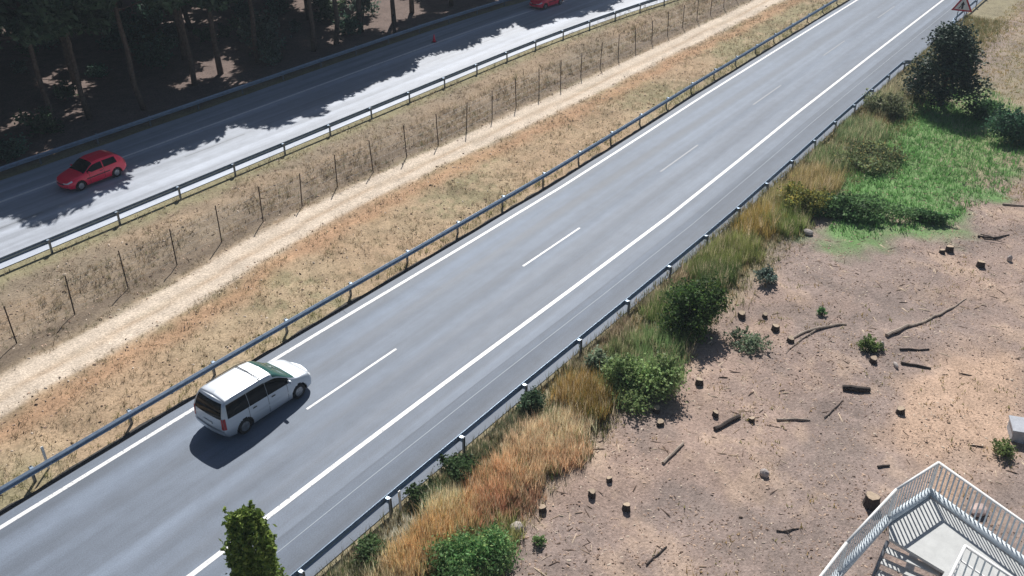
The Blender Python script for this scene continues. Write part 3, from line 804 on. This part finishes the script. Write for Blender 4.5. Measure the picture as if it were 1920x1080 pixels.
while len(pl2) < 190 and tries < 12000:
    tries += 1
    s = random.uniform(12, 110); y = random.uniform(59.3, 108)
    if y - float(dev2(s)) < 59.3 or not free(s, y, .9): continue
    if any((s - a) ** 2 + (y - b) ** 2 < 2.6 for a, b in pl2): continue
    pl2.append((s, y))
for i, (s, y) in enumerate(pl2):
    a, b = under[i % 3]; f = random.uniform(.45, 1.6)
    tree_bits(a, b, 'understory_bush', 'dark green bush growing under the pines beyond the far road', 'bush', (s, y, hgt(s, y)), random.uniform(0, 6.28), (f, f, f * random.uniform(.7, 1.2)), 'bushes under the pines', ('stems', 'foliage'))

# dark roadside post
s, y = at(740, 64)
t = thing('roadside_post', 'short dark thick post at the edge of the wood beside the far road', 'post', (s, y, hgt(s, y)))
link('shaft', MB().prism([(.15 * math.cos(a), .15 * math.sin(a)) for a in np.linspace(0, 2 * PI, 9)[:-1]], -.2, 1.55).me('shaft', M['bark_dark']), t)
link('cap', MB().prism([(.18 * math.cos(a), .18 * math.sin(a)) for a in np.linspace(0, 2 * PI, 9)[:-1]], 1.5502, 1.62).me('cap', M['bark_dark']), t)
# tiny red marker on the far road's edge line
s, y = 62.8, 53.9
t = thing('traffic_cone', 'tiny red cone on the white line of the far shaded road', 'cone', (s, y, 0.006))
link('cone', MB().tube([(0, 0, .03), (0, 0, .7)], [.17, .03], 12).me('cone', M['red'], True), t)
link('base', MB().box(-.2, .2, -.2, .2, 0, .03).me('cone_base', M['black']), t)

# ------------------------------------------------------------------ cypress in front of the road
def cypress():
    H = 6.2; n = 16000
    z = rng.random(n) ** .8 * H; a = rng.uniform(0, 2 * PI, n)
    f = z / H; rr = .80 * np.clip(np.minimum(1.0, .35 + f * 5), 0, 1) * np.where(f < .5, 1, np.sqrt(np.clip(1 - ((f - .5) / .5) ** 2.6, 0, 1)) * .93 + .02)
    lump = .62 + .62 * fbm(a * 2.2 + 3, z * 1.9, 41, 3) + .07 * np.sin(a * 3 + z * 1.3)
    r = rr * lump * rng.random(n) ** .22 * np.where(rng.random(n) < .08, rng.uniform(1.05, 1.3, n), 1) * .92
    P = np.stack([r * np.cos(a), r * np.sin(a), z + .25], 1)
    for j in range(130):                     # sprays standing off the outline
        i0 = rng.integers(0, n); d0 = np.array([math.cos(a[i0]), math.sin(a[i0]), rng.uniform(.8, 2.2)]); d0 /= np.linalg.norm(d0)
        ii_ = rng.integers(0, n, 26); P[ii_] = np.array([r[i0] * math.cos(a[i0]), r[i0] * math.sin(a[i0]), z[i0] + .2]) + d0 * rng.uniform(0, rng.uniform(.2, .42), (26, 1)) + rng.normal(0, .022, (26, 3))
    c = tint((.15, .225, .055), n, .35, (.32, .42, .10), .3)
    v, q, c = leaves(P, .075, c, 0.0, 2.0)
    cm = mesh_np('cypress_crown', v, tris=q, cols=c, mat=M['leaf'])
    m = MB().tube([(0, 0, -.3), (0, 0, H * .5), (0.02, 0, H * .9)], [.13, .09, .02], 8)
    for k in range(26):
        h = rng.uniform(.5, H * .85); a_ = rng.uniform(0, 6.28); m.tube([(0, 0, h), (.45 * math.cos(a_), .45 * math.sin(a_), h + .5)], [.025, .008], 4, cap=False)
    return m.me('cypress_trunk', M['bark']), cm
a, b = cypress(); bxy = (10.45, 16.25)
tree_bits(a, b, 'cypress_tree', 'narrow green cypress in front of the road at the bottom edge', 'tree', (*bxy, hgt(*bxy)), 0, (1, 1, 1))

# ------------------------------------------------------------------ shrubs on the near side
def shrub(px, py, w, h, n, col, leaf, label, cat='bush', tip=None, d=None, mat='leaf', long=1.6, blobs=16, name='shrub'):
    s, y = at(px, py); d = d or w
    a = stems_mesh('stems', w, d, h); b = bush_mesh('foliage', w, d, h, n, col, leaf, tip, mat=mat, long=long, blobs=blobs)
    return tree_bits(a, b, name, label, cat, (s, y, hgt(s, y)), random.uniform(0, 6.28), (1, 1, 1), None, ('stems', 'foliage'))
DG = (.030, .058, .022); MG = (.105, .155, .050); LG = (.17, .235, .095); GG = (.16, .20, .13); BG = (.055, .115, .045)
shrub(1300, 618, 3.0, 2.4, 9000, (.045, .085, .025), .09, 'dark green dense bush between the weeds and the clearing', tip=(.10, .15, .035), blobs=20)
shrub(1195, 735, 3.1, 1.5, 8000, LG, .09, 'light green bush in front of the dark bush', tip=(.2, .26, .1))
shrub(1125, 690, 1.4, 0.9, 2500, GG, .08, 'grey green bush against the guardrail beside the light green bush')
shrub(885, 1062, 2.6, 1.3, 8000, (.085, .165, .060), .06, 'bright green bush at the bottom edge beside orange dry grass', tip=(.2, .27, .1), long=2.4)
shrub(1600, 402, 6.5, 1.0, 7000, (.085, .15, .06), .11, 'green low bush at the upper corner of the bare clearing', d=2.6)
shrub(1500, 395, 2.6, 1.3, 4500, (.14, .15, .045), .09, 'olive yellow bush beside the guardrail left of the green bush', tip=(.3, .24, .05))
shrub(1438, 528, 1.2, .75, 1600, (.14, .19, .16), .07, 'small grey teal bush alone on the clearing behind the dark bush')
shrub(1000, 770, 1.3, 0.8, 2200, (.06, .10, .055), .07, 'small dark green bush hugging the guardrail above the tan grass')
shrub(860, 885, 1.6, 0.7, 2600, (.05, .085, .035), .07, 'dark low bush between guardrail and reddish grass')
shrub(790, 945, 1.5, 0.6, 2200, (.055, .09, .035), .07, 'lowest dark bush along the guardrail near the bottom')
shrub(690, 1045, 1.4, 0.5, 1800, (.07, .11, .045), .07, 'low green bush beside guardrail at the bottom edge')
shrub(1630, 300, 4.6, 1.0, 4500, (.12, .15, .07), .11, 'olive bush by the guardrail beside the green patch', tip=(.25, .22, .09))
shrub(1665, 205, 3.4, 1.2, 3000, (.14, .155, .085), .12, 'pale olive bush left of the dark round tree')
shrub(1908, 262, 4.2, 2.0, 5000, (.05, .115, .065), .13, 'dark green bush cut off by the right edge of the view')
shrub(1845, 215, 3.0, 1.0, 2500, BG, .13, 'low green bush at the right foot of the dark tree')
shrub(1632, 652, 1.0, .55, 1500, (.11, .16, .05), .06, 'small green tuft beside the pale stump on the clearing', name='weed_clump')
shrub(1882, 848, 1.0, .5, 1500, (.12, .16, .06), .06, 'small green weed clump left of the grey block at the right edge', name='weed_clump')
shrub(1540, 590, .5, .3, 500, (.08, .16, .06), .05, 'tiny green weed in the middle of the clearing', name='weed_clump')
shrub(1010, 1020, .5, .3, 500, (.13, .2, .08), .05, 'tiny green weed right of the bright green bush at the bottom', name='weed_clump')
shrub(1740, 412, 2.4, .6, 2000, BG, .10, 'low green weed patch at the clearing\'s upper edge', name='weed_clump', d=1.4)
shrub(1395, 640, 2.0, .45, 1500, GG, .08, 'flat grey green weed patch below the dark bush\'s right side', name='weed_clump')

# dark round tree beside the guardrail end
def round_tree():
    tr = MB(); tr.tube([(0, 0, -.3), (.05, .02, 1.2), (.0, .1, 3.4), (.05, .05, 5.2)], [.2, .16, .1, .03], 8)
    cen = []; rad = []
    for k in range(20):
        h = rng.uniform(.9, 6.0); f = h / 6.6; r = rng.uniform(.3, 1.0) * 2.0 * math.sin(min(1, f + .22) * PI * .88) ; a = k * 2.4
        c = (r * math.cos(a), r * math.sin(a), h); cen.append(c); q_ = rng.uniform(.85, 1.3); rad.append((q_, q_, q_ * 1.1))
        tr.tube([(0, 0, max(.4, h - 1)), (c[0] * .5, c[1] * .5, h - .3), c], [.06, .04, .012], 5, cap=False)
    P, k = blob_points(cen, rad, 15000, .6); P += rng.normal(0, .16, P.shape); P[:, 2] = np.maximum(P[:, 2], .1)
    v, q, c = leaves(P, .15, tint((.045, .075, .052), len(P), .4, (.09, .13, .08), .15), .1, 1.6)
    return tr.me('round_trunk', M['bark'], True), mesh_np('round_crown', v, tris=q, cols=c, mat=M['needle'])
a, b = round_tree(); s, y = at(1762, 196)
tree_bits(a, b, 'evergreen_tree', 'dark round evergreen tree at the upper right beside the road', 'tree', (s, y, hgt(s, y)), 0, (1.08, 1.08, .84))

# ------------------------------------------------------------------ grasses
def blades(P, h, w, cols, lean=.35):
    n = len(P); a = rng.uniform(0, 2 * PI, n); l = np.abs(rng.normal(0, lean, n)) * h; la = rng.uniform(0, 2 * PI, n)
    dx = np.stack([np.cos(a), np.sin(a), np.zeros(n)], 1) * (w / 2)[:, None]
    top = P + np.stack([l * np.cos(la), l * np.sin(la), h], 1)
    v = np.stack([P - dx, P + dx, top], 1).reshape(-1, 3); t = np.arange(3 * n).reshape(n, 3)
    return v, t, np.repeat(cols, 3, axis=0)
def tufts(s, y, per, spread, h, w, col, var=.25, lean=.4):
    n = len(s); S = np.repeat(s, per) + rng.normal(0, spread, n * per); Y = np.repeat(y, per) + rng.normal(0, spread, n * per)
    Z = height(S, Y) - .01
    HH = np.repeat(h, per) * rng.uniform(.5, 1.2, n * per); c = np.repeat(col, per, axis=0) * rng.uniform(1 - var, 1 + var, (n * per, 1))
    return blades(np.stack([S, Y, Z], 1), HH, np.full(n * per, w) * rng.uniform(.7, 1.4, n * per), c, lean)
# strip between the roads
n = 46000
s = rng.uniform(-2, 118, n) ; y = rng.uniform(29.0, 45.7, n)
dtr = np.abs(y - track_c(s)); dens = fbm(s * .6, y * .6, 51, 3)
keep = (dtr > 1.1 + .5 * (dens - .5)) & (rng.random(n) < (.2 + 1.3 * sst(.35, .65, dens))) & (y - dev1(s) > 29.02)
s = s[keep]; y = y[keep]; n = len(s)
pal = np.array([srgb(206, 190, 160), srgb(176, 158, 130), srgb(146, 132, 108), srgb(184, 160, 130), srgb(140, 140, 106), srgb(92, 84, 70)])
k = rng.integers(0, 6, n); col = pal[k] * .8
edge = ((y - dev1(s)) < 30.4); col[edge] = srgb(150, 148, 100) * rng.uniform(.5, 1, (edge.sum(), 1))
hh = rng.uniform(.06, .18, n) * np.where(rng.random(n) < .12, 2.2, 1) * (1 + 1.2 * (np.abs(y - 40.8) < 1.6)) * (1 + .9 * edge)
v, t, c = tufts(s, y, 5, .05, hh, .022, col, lean=.7)
stuff(link('dry_grass', mesh_np('dry_grass', v, tris=t, cols=c, mat=M['grass'])), 'short dry grass covering the strip between the roads', 'grass')
# tall weeds along the near guardrail: (picture x, picture y, radius m, colour, height m, count)
spots = [(1085, 740, .9, (158, 128, 60), 1.0, 420), (1110, 765, .8, (134, 110, 45), 1.0, 300), (1045, 815, 1.1, (214, 184, 146), .8, 620), (1000, 830, .9, (206, 172, 135), .8, 420), (1060, 855, .8, (196, 158, 118), .7, 300),
         (985, 880, 1.1, (206, 170, 128), .8, 560), (930, 915, 1.0, (200, 154, 106), .8, 520), (900, 960, .8, (180, 122, 88), .7, 420), (960, 935, .9, (166, 124, 94), .6, 320), (850, 980, .9, (208, 172, 112), .9, 480),
         (815, 1015, .8, (200, 154, 88), .8, 480), (780, 1050, .8, (206, 166, 106), .9, 420), (830, 960, .6, (216, 194, 150), .9, 240), (745, 1075, .9, (200, 180, 140), .7, 360), (770, 1005, .7, (196, 190, 172), .5, 200),
         (905, 830, .7, (120, 118, 92), .5, 220), (950, 780, .7, (112, 116, 92), .5, 240), (1090, 675, .8, (140, 130, 104), .5, 240), (1150, 620, .8, (140, 122, 98), .6, 280), (1210, 560, .8, (150, 134, 110), .6, 280), (1180, 650, .9, (120, 132, 82), .7, 300),
         (1260, 520, .9, (150, 128, 102), .6, 300), (1250, 580, 1.0, (104, 126, 60), .8, 420), (1330, 500, 1.2, (112, 124, 60), .9, 460), (1375, 475, 1.3, (124, 132, 62), 1.0, 480), (1330, 450, .9, (150, 134, 110), .6, 260), (1420, 420, 1.3, (162, 138, 62), 1.0, 520),
         (1460, 375, 1.3, (150, 140, 84), .9, 460), (1475, 420, 1.2, (112, 130, 58), 1.0, 420), (1530, 345, 1.5, (160, 142, 88), 1.1, 520), (1560, 300, 1.5, (118, 136, 84), .9, 420), (1610, 250, 1.8, (118, 138, 88), .9, 480), (1650, 190, 2.0, (150, 152, 112), .9, 440), (1690, 165, 2.0, (160, 154, 120), .9, 400),
         (1240, 650, 1.2, (112, 142, 82), .8, 520), (1180, 715, 1.2, (126, 154, 92), .8, 520), (1290, 570, 1.2, (70, 98, 48), 1.0, 520), (1345, 520, 1.0, (84, 108, 52), .9, 420), (1235, 700, .9, (120, 150, 86), .7, 300), (880, 1050, 1.2, (110, 146, 80), .7, 420), (930, 1010, .8, (150, 150, 84), .6, 260),
         (880, 855, .6, (84, 104, 66), .4, 200), (815, 905, .6, (80, 100, 62), .4, 200), (965, 800, .6, (92, 104, 74), .45, 200),
         (640, 1075, .7, (140, 140, 110), .4, 200), (720, 985, .7, (150, 144, 120), .4, 200)]
VV = []; TT = []; CC = []; o = 0
for (px, py, r, cc, h, cnt) in spots:
    cs, cy_ = at(px, py); a = rng.uniform(0, 2 * PI, cnt); rr = r * np.sqrt(rng.random(cnt)) * rng.uniform(.8, 1.35, cnt)
    s = cs + rr * np.cos(a) * 1.25; y = cy_ + rr * np.sin(a) * .9; ok = y < 17.45 + dev1(s); s = s[ok]; y = y[ok]
    bc = srgb(*cc); bc = bc * .80 + .20 * bc.mean(); col = np.minimum(np.repeat(bc[None], len(s), 0) * 1.55 * rng.uniform(.7, 1.2, (len(s), 1)), .86)
    mx_ = rng.random(len(s)); col[mx_ < .16] = srgb(222, 204, 172); col[mx_ > .93] = srgb(96, 116, 66); dk = (mx_ > .16) & (mx_ < .25); col[dk] *= .45
    v, t, c = tufts(s, y, 9, .06, np.full(len(s), h) * rng.uniform(.45, 1.1, len(s)), .022, col, .35, .28)
    VV.append(v); TT.append(t + o); CC.append(c); o += len(v)
stuff(link('tall_grass', mesh_np('tall_grass', np.concatenate(VV), tris=np.concatenate(TT), cols=np.concatenate(CC), mat=M['grass'])), 'tall tan and orange dry weeds along the near guardrail', 'grass')
# verge between the spots, clearing and green patch
n = 30000; s = rng.uniform(6, 100, n); y = rng.uniform(13.0, 17.75, n); ok = rng.random(n) < sst(13, 15.5, y) * .8 + .05; s = s[ok]; y = y[ok]; n = len(s)
pal = np.array([srgb(150, 142, 104), srgb(120, 124, 82), srgb(176, 154, 116), srgb(104, 112, 70)]); col = pal[rng.integers(0, 4, n)] * .85
v1, t1, c1 = tufts(s, y, 4, .07, rng.uniform(.1, .5, n), .03, col)
n = 45000; s = rng.uniform(15, 110, n); y = rng.uniform(-6, 15, n); d_ = fbm(s * .35, y * .35, 61, 3)
gx, gy = at(1735, 285); gd = np.sqrt(((s - gx) / 15) ** 2 + ((y - gy) / 5.6) ** 2)
far = s + 0 * y > 58
ok = (rng.random(n) < np.where(gd < .75 + .5 * d_, np.clip(1.35 - .6 * gd, .3, 1), np.where(far, .5, .10 * sst(.5, .7, d_)))); s = s[ok]; y = y[ok]; gd = gd[ok]; n = len(s)
col = np.where((gd < 1.05)[:, None], srgb(112, 158, 92)[None] * rng.uniform(.6, 1.25, (n, 1)), (np.array([srgb(188, 164, 120), srgb(150, 146, 92)])[rng.integers(0, 2, n)]) * .85)
v2, t2, c2 = tufts(s, y, 4, .10, np.where(gd < 1.05, rng.uniform(.12, .4, n), rng.uniform(.06, .22, n)), .05, col)
stuff(link('verge_grass', mesh_np('verge_grass', np.concatenate([v1, v2]), tris=np.concatenate([t1, t2 + len(v1)]), cols=np.concatenate([c1, c2]), mat=M['grass'])), 'patchy green and straw weeds around the bare clearing', 'grass')

# litter: wood chips and pebbles on the clearing, clods on the strip
def chips(s, y, size, cols, hfac, wf=1.0):
    n = len(s); a = rng.uniform(0, 2 * PI, n); L = size * rng.uniform(.6, 1.9, n); W = size * wf * rng.uniform(.35, .8, n); H = size * hfac * rng.uniform(.5, 1.4, n)
    ca, sa = np.cos(a), np.sin(a); z = height(s, y)
    base = np.array([(-.5, -.5), (.5, -.4), (.45, .5), (-.4, .45)]); tops = np.array([(-.3, -.25), (.28, -.3), (.3, .25), (-.25, .3)])
    V = np.zeros((n, 8, 3))
    for i in range(4):
        for j, (arr, zf) in enumerate(((base, -.15), (tops, 1.0))):
            lx = arr[i, 0] * L; ly = arr[i, 1] * W
            V[:, i + 4 * j, 0] = s + lx * ca - ly * sa; V[:, i + 4 * j, 1] = y + lx * sa + ly * ca; V[:, i + 4 * j, 2] = z + H * zf * rng.uniform(.7, 1.2, n)
    f = np.array([(4, 5, 6, 7), (0, 1, 5, 4), (1, 2, 6, 5), (2, 3, 7, 6), (3, 0, 4, 7)])
    F = (np.arange(n)[:, None, None] * 8 + f[None]).reshape(-1, 4)
    return V.reshape(-1, 3), F, np.repeat(cols, 8, axis=0)
M['litter'] = leaf_mat('litter', 0.0, 0.9)
n = 70000; s = rng.uniform(13, 66, n); y = rng.uniform(-5, 14.6, n)
d_ = fbm(s * .4, y * .4, 71, 3); ok = rng.random(n) < .25 + .9 * sst(.35, .65, d_); s = s[ok]; y = y[ok]; n = len(s)
pal = np.array([srgb(110, 92, 80), srgb(196, 170, 148), srgb(150, 126, 110), srgb(84, 70, 62), srgb(206, 190, 172)]); col = pal[rng.choice(5, n, p=[.2, .28, .3, .05, .17])] * 1.0
v1, t1, c1 = chips(s, y, .025 + .07 * rng.random(n) ** 3, col, .3)
n = 3200; s = rng.uniform(13, 66, n); y = rng.uniform(-5, 14.4, n); ok = rng.random(n) < sst(.42, .7, fbm(s * .5, y * .5, 77, 3)) + .08; s = s[ok]; y = y[ok]; n = len(s)
v2, t2, c2 = chips(s, y, rng.uniform(.16, .42, n), np.array([srgb(96, 80, 70), srgb(170, 148, 128), srgb(204, 186, 164)])[rng.integers(0, 3, n)], .09, .13)
v1, t1, c1 = np.concatenate([v1, v2]), np.concatenate([t1, t2 + len(v1)]), np.concatenate([c1, c2])
stuff(link('litter', mesh_np('litter', v1, tris=t1, cols=c1, mat=M['litter'])), 'wood chips and pebbles scattered over the bare clearing', 'litter')
n = 14000; s = rng.uniform(0, 110, n); y = rng.uniform(29.9, 45.4, n); ok = np.abs(y - track_c(s)) > .9; s = s[ok]; y = y[ok]; n = len(s)
col = pal[rng.choice(5, n)] * .8
v1, t1, c1 = chips(s, y, .03 + .09 * rng.random(n) ** 3, np.minimum(col * 1.35, .7), .4)
stuff(link('clods', mesh_np('clods', v1, tris=t1, cols=c1, mat=M['litter'])), 'small clods and stones scattered on the dry strip', 'litter')

# ------------------------------------------------------------------ stumps, logs, stones on the clearing
def stump_mesh(i, r, h):
    m = MB(); n = 11; b = []
    for z, f in ((-.15, 1.35), (.04, 1.12), (h * .5, 1.0), (h, .97)):
        b.append([(r * f * (1 + .12 * math.sin(3 * a + i) + .06 * math.sin(7 * a)) * math.cos(a), r * f * (1 + .12 * math.sin(3 * a + i) + .05 * math.cos(5 * a)) * math.sin(a), z + (.03 * math.cos(a + i) if z == h else 0)) for a in np.linspace(0, 2 * PI, n + 1)[:-1]])
    for ring in b: m.v += ring
    for j in range(3):
        for k in range(n): m.f.append([j * n + k, j * n + (k + 1) % n, (j + 1) * n + (k + 1) % n, (j + 1) * n + k])
    top = MB(); top.v = [(x * .96, y * .96, z + .004) for x, y, z in b[3]] + [(x * .96, y * .96, z - .02) for x, y, z in b[3]]
    top.f = [list(range(n))] + [[k, n + k, n + (k + 1) % n, (k + 1) % n] for k in range(n)]
    m.f.append([3 * n + k for k in range(n)])
    return m.me('stump_bark', M['bark_dark'], False), top.me('stump_cut', M['cut'])
def stump(px, py, r, h, label, rx=0.0):
    s, y = at(px, py); t = thing('tree_stump', label, 'tree stump', (s, y, hgt(s, y)), random.uniform(0, 6))
    a, b = stump_mesh(random.random() * 6, r, h); link('bark', a, t, rot=(rx, rx * .5, 0)); link('cut_face', b, t, rot=(rx, rx * .5, 0))
for (px, py, r, h, lab) in (
    (1017, 957, .13, .22, 'small stump right of the reddish dry grass, lowest of the near ones'),
    (1110, 928, .13, .24, 'small dark stump between two others below the fallen pale stick'),
    (1142, 900, .11, .16, 'tiny dark stump just above its two neighbours near the lower weeds'),
    (1175, 948, .14, .24, 'short stump, rightmost of the cluster near the lower weeds'),
    (1231, 768, .15, .22, 'stump below the light green bush, upper of a close pair'),
    (1238, 795, .14, .20, 'stump below the light green bush, lower of a close pair'),
    (1311, 715, .16, .25, 'stump right of the light green bush at the clearing edge'),
    (1391, 588, .17, .25, 'stump just right of the dark bush'),
    (1435, 590, .12, .2, 'small stump second to the right of the dark bush'),
    (1454, 616, .17, .28, 'dark stump above the left end of the forked branch'),
    (1482, 640, .15, .2, 'dark stump touching the left end of the forked branch'),
    (1780, 468, .2, .3, 'dark stump in the upper part of the clearing below the twig pile'),
    (1838, 497, .2, .28, 'dark stump at the upper right of the clearing'),
    (1766, 472, .14, .2, 'small stump left of a larger dark one in the upper clearing'),
    (1638, 675, .15, .24, 'dark stump just below the small green tuft'),
    (1687, 773, .16, .24, 'stump standing alone right of the thick dark log'),
    (1342, 776, .12, .2, 'small stump above the short crooked dark log'),
    (1410, 784, .12, .18, 'small stump right of the short crooked dark log'),
    (1631, 950, .26, .45, 'large dark stump touching the platform railing in view')):
    stump(px, py, r, h, lab)
def stick(pts, rad, mat, label, name='branch', cat='branch', twigs=()):
    W = []
    for (px, py), r in zip(pts, rad):
        s, y = at(px, py); W.append((s, y, hgt(s, y) + r * .75))
    # resample with small kinks
    P = []; Rr = []
    for i in range(len(W) - 1):
        k = max(2, int(math.dist(W[i], W[i + 1]) / .35))
        for j in range(k):
            f = j / k; p = [W[i][c] + (W[i + 1][c] - W[i][c]) * f for c in range(3)]; rr = rad[i] + (rad[i + 1] - rad[i]) * f
            jit = .03 if 0 < i + j else 0
            p[0] += random.uniform(-jit, jit); p[1] += random.uniform(-jit, jit); p[2] = hgt(p[0], p[1]) + rr * .8 + random.uniform(0, .03); P.append(p); Rr.append(rr * random.uniform(.85, 1.12))
    P.append(W[-1]); Rr.append(rad[-1])
    o = Vector(P[0]); m = MB().tube([Vector(p) - o for p in P], Rr, 7)
    t = thing(name, label, cat, o); link('stem', m.me('stem', mat), t)
    for (a, b, r) in twigs:
        p = [Vector((*at(*q_), 0)) for q_ in (a, b)]; p = [Vector((v_.x, v_.y, hgt(v_.x, v_.y) + r + .03)) - o for v_ in p]
        link('twig', MB().tube([p[0], (p[0] + p[1]) / 2 + Vector((.03, .04, .03)), p[1]], [r, r * .8, r * .4], 6).me('twig', mat), t)
    return t
BP, BD = M['bark_pale'], M['bark_dark']
stick([(1662, 630), (1700, 613), (1717, 609), (1760, 588), (1813, 557)], [.09, .08, .06, .05, .02], BP, 'longest pale fallen branch slanting across the upper clearing', twigs=(((1717, 609), (1738, 606), .03),))
stick([(1480, 638), (1510, 622), (1545, 614), (1587, 608)], [.05, .06, .06, .04], BP, 'pale forked branch in the middle of the clearing', twigs=(((1533, 617), (1473, 661), .035), ((1545, 614), (1560, 603), .025)))
stick([(1687, 654), (1743, 652)], [.05, .035], BD, 'dark straight branch just below the longest fallen branch')
stick([(1690, 678), (1720, 681), (1747, 684)], [.06, .06, .05], BD, 'short dark branch, lower of two lying below the longest one')
stick([(1833, 444), (1862, 447), (1893, 438)], [.06, .06, .03], BD, 'dark twig pile at the upper right of the clearing', twigs=(((1845, 450), (1885, 455), .03), ((1838, 440), (1880, 450), .03)))
stick([(1880, 381), (1920, 385)], [.06, .05], BP, 'pale stick at the right edge beside the green patch')
stick([(1580, 727), (1605, 730), (1631, 731)], [.12, .13, .11], BD, 'thick dark log lying alone right of centre of the clearing', 'log', 'log')
stick([(1340, 803), (1362, 792), (1387, 777)], [.09, .10, .09], BD, 'short crooked dark log pointing up to the right', 'log', 'log')
stick([(1457, 783), (1490, 781), (1520, 783)], [.055, .05, .04], BP, 'pale straight stick right of the crooked dark log')
stick([(1547, 776), (1562, 764), (1580, 749)], [.025, .03, .02], BD, 'thin dark stick below the thick dark log')
stick([(1243, 870), (1262, 853), (1281, 835)], [.06, .055, .05], BP, 'pale short stick slanting up to the right near the lower weeds')
stick([(1455, 998), (1475, 1000), (1497, 994)], [.03, .03, .02], BD, 'small dark twig on the bare soil near the bottom', twigs=(((1475, 1000), (1484, 1012), .02),))
stick([(1645, 877), (1668, 873)], [.045, .04], BD, 'short dark stick above the platform railing')
stick([(1212, 1056), (1235, 1036), (1250, 1022)], [.035, .03, .03], BD, 'dark bent twig at the bottom of the clearing')
def rock(px, py, size, label, mat='stone', name='stone', sq=(1, .8, .6)):
    s, y = at(px, py); nv = []
    import bmesh
    bm = bmesh.new(); bmesh.ops.create_icosphere(bm, subdivisions=2, radius=1)
    sd = random.random() * 50
    for v in bm.verts:
        f = 1 + .5 * (float(fbm(v.co.x * 1.3 + sd, v.co.y * 1.3 + v.co.z * 1.7, 81, 2)) - .5)
        v.co = Vector((v.co.x * sq[0] * f, v.co.y * sq[1] * f, v.co.z * sq[2] * f)) * size
    me = bpy.data.meshes.new('stone'); bm.to_mesh(me); bm.free(); me.materials.append(M[mat])
    o = link(name, me, None, (s, y, hgt(s, y) + size * sq[2] * .5), (0, 0, random.uniform(0, 6))); tag(o, label, 'stone'); return o
rock(1653, 650, .2, 'pale upright stone at the lower end of the longest branch', sq=(.6, .6, 1.2))
rock(1680, 683, .18, 'pale broken stone beside the short dark branch', sq=(1.2, .5, .6))
rock(1432, 893, .2, 'light stone with a dark side standing alone on bare soil', sq=(.9, .8, .9))
rock(967, 992, .26, 'pale flat stone above the bright green bush at the bottom')
rock(1836, 958, .34, 'pinkish white stone seen through the platform railing', 'stone_pink')
rock(1515, 438, .3, 'pale stone at the foot of the green low bush')
rock(1893, 486, .22, 'small white stone at the upper right of the clearing', sq=(.6, .6, 1))
s, y = at(1909, 812)
t = thing('concrete_block', 'grey blue concrete block cut off by the right edge', 'concrete block', (s, y, hgt(s, y)), R(20))
link('block', MB().box(-.45, .45, -.32, .32, -.1, .5).me('block', M['concrete']), t); link('lid', MB().box(-.5, .5, -.37, .37, .5, .56).me('lid', M['concrete']), t)
s, y = at(1719, 163)
t = thing('concrete_block', 'small pale pink block left of the dark round tree', 'concrete block', (s, y, hgt(s, y)), R(15))
link('block', MB().box(-.4, .4, -.35, .35, -.1, .75).me('block', M['stone_pink']), t); link('lid', MB().box(-.45, .45, -.4, .4, .75, .82).me('lid', M['stone_pink']), t)

# ------------------------------------------------------------------ thin summer haze
hm, nt, p, N, L = new_mat('haze'); N.remove(p)
pv = N.new('ShaderNodeVolumePrincipled'); pv.inputs['Color'].default_value = (0.74, 0.87, 1.0, 1); pv.inputs['Density'].default_value = 0.00042; pv.inputs['Anisotropy'].default_value = 0.0
L.new(pv.outputs[0], N['Material Output'].inputs['Volume'])
hz = link('haze', MB().box(-320, 360, -280, 350, -2.5, 27.0).me('haze', hm)); hz['kind'] = 'stuff'
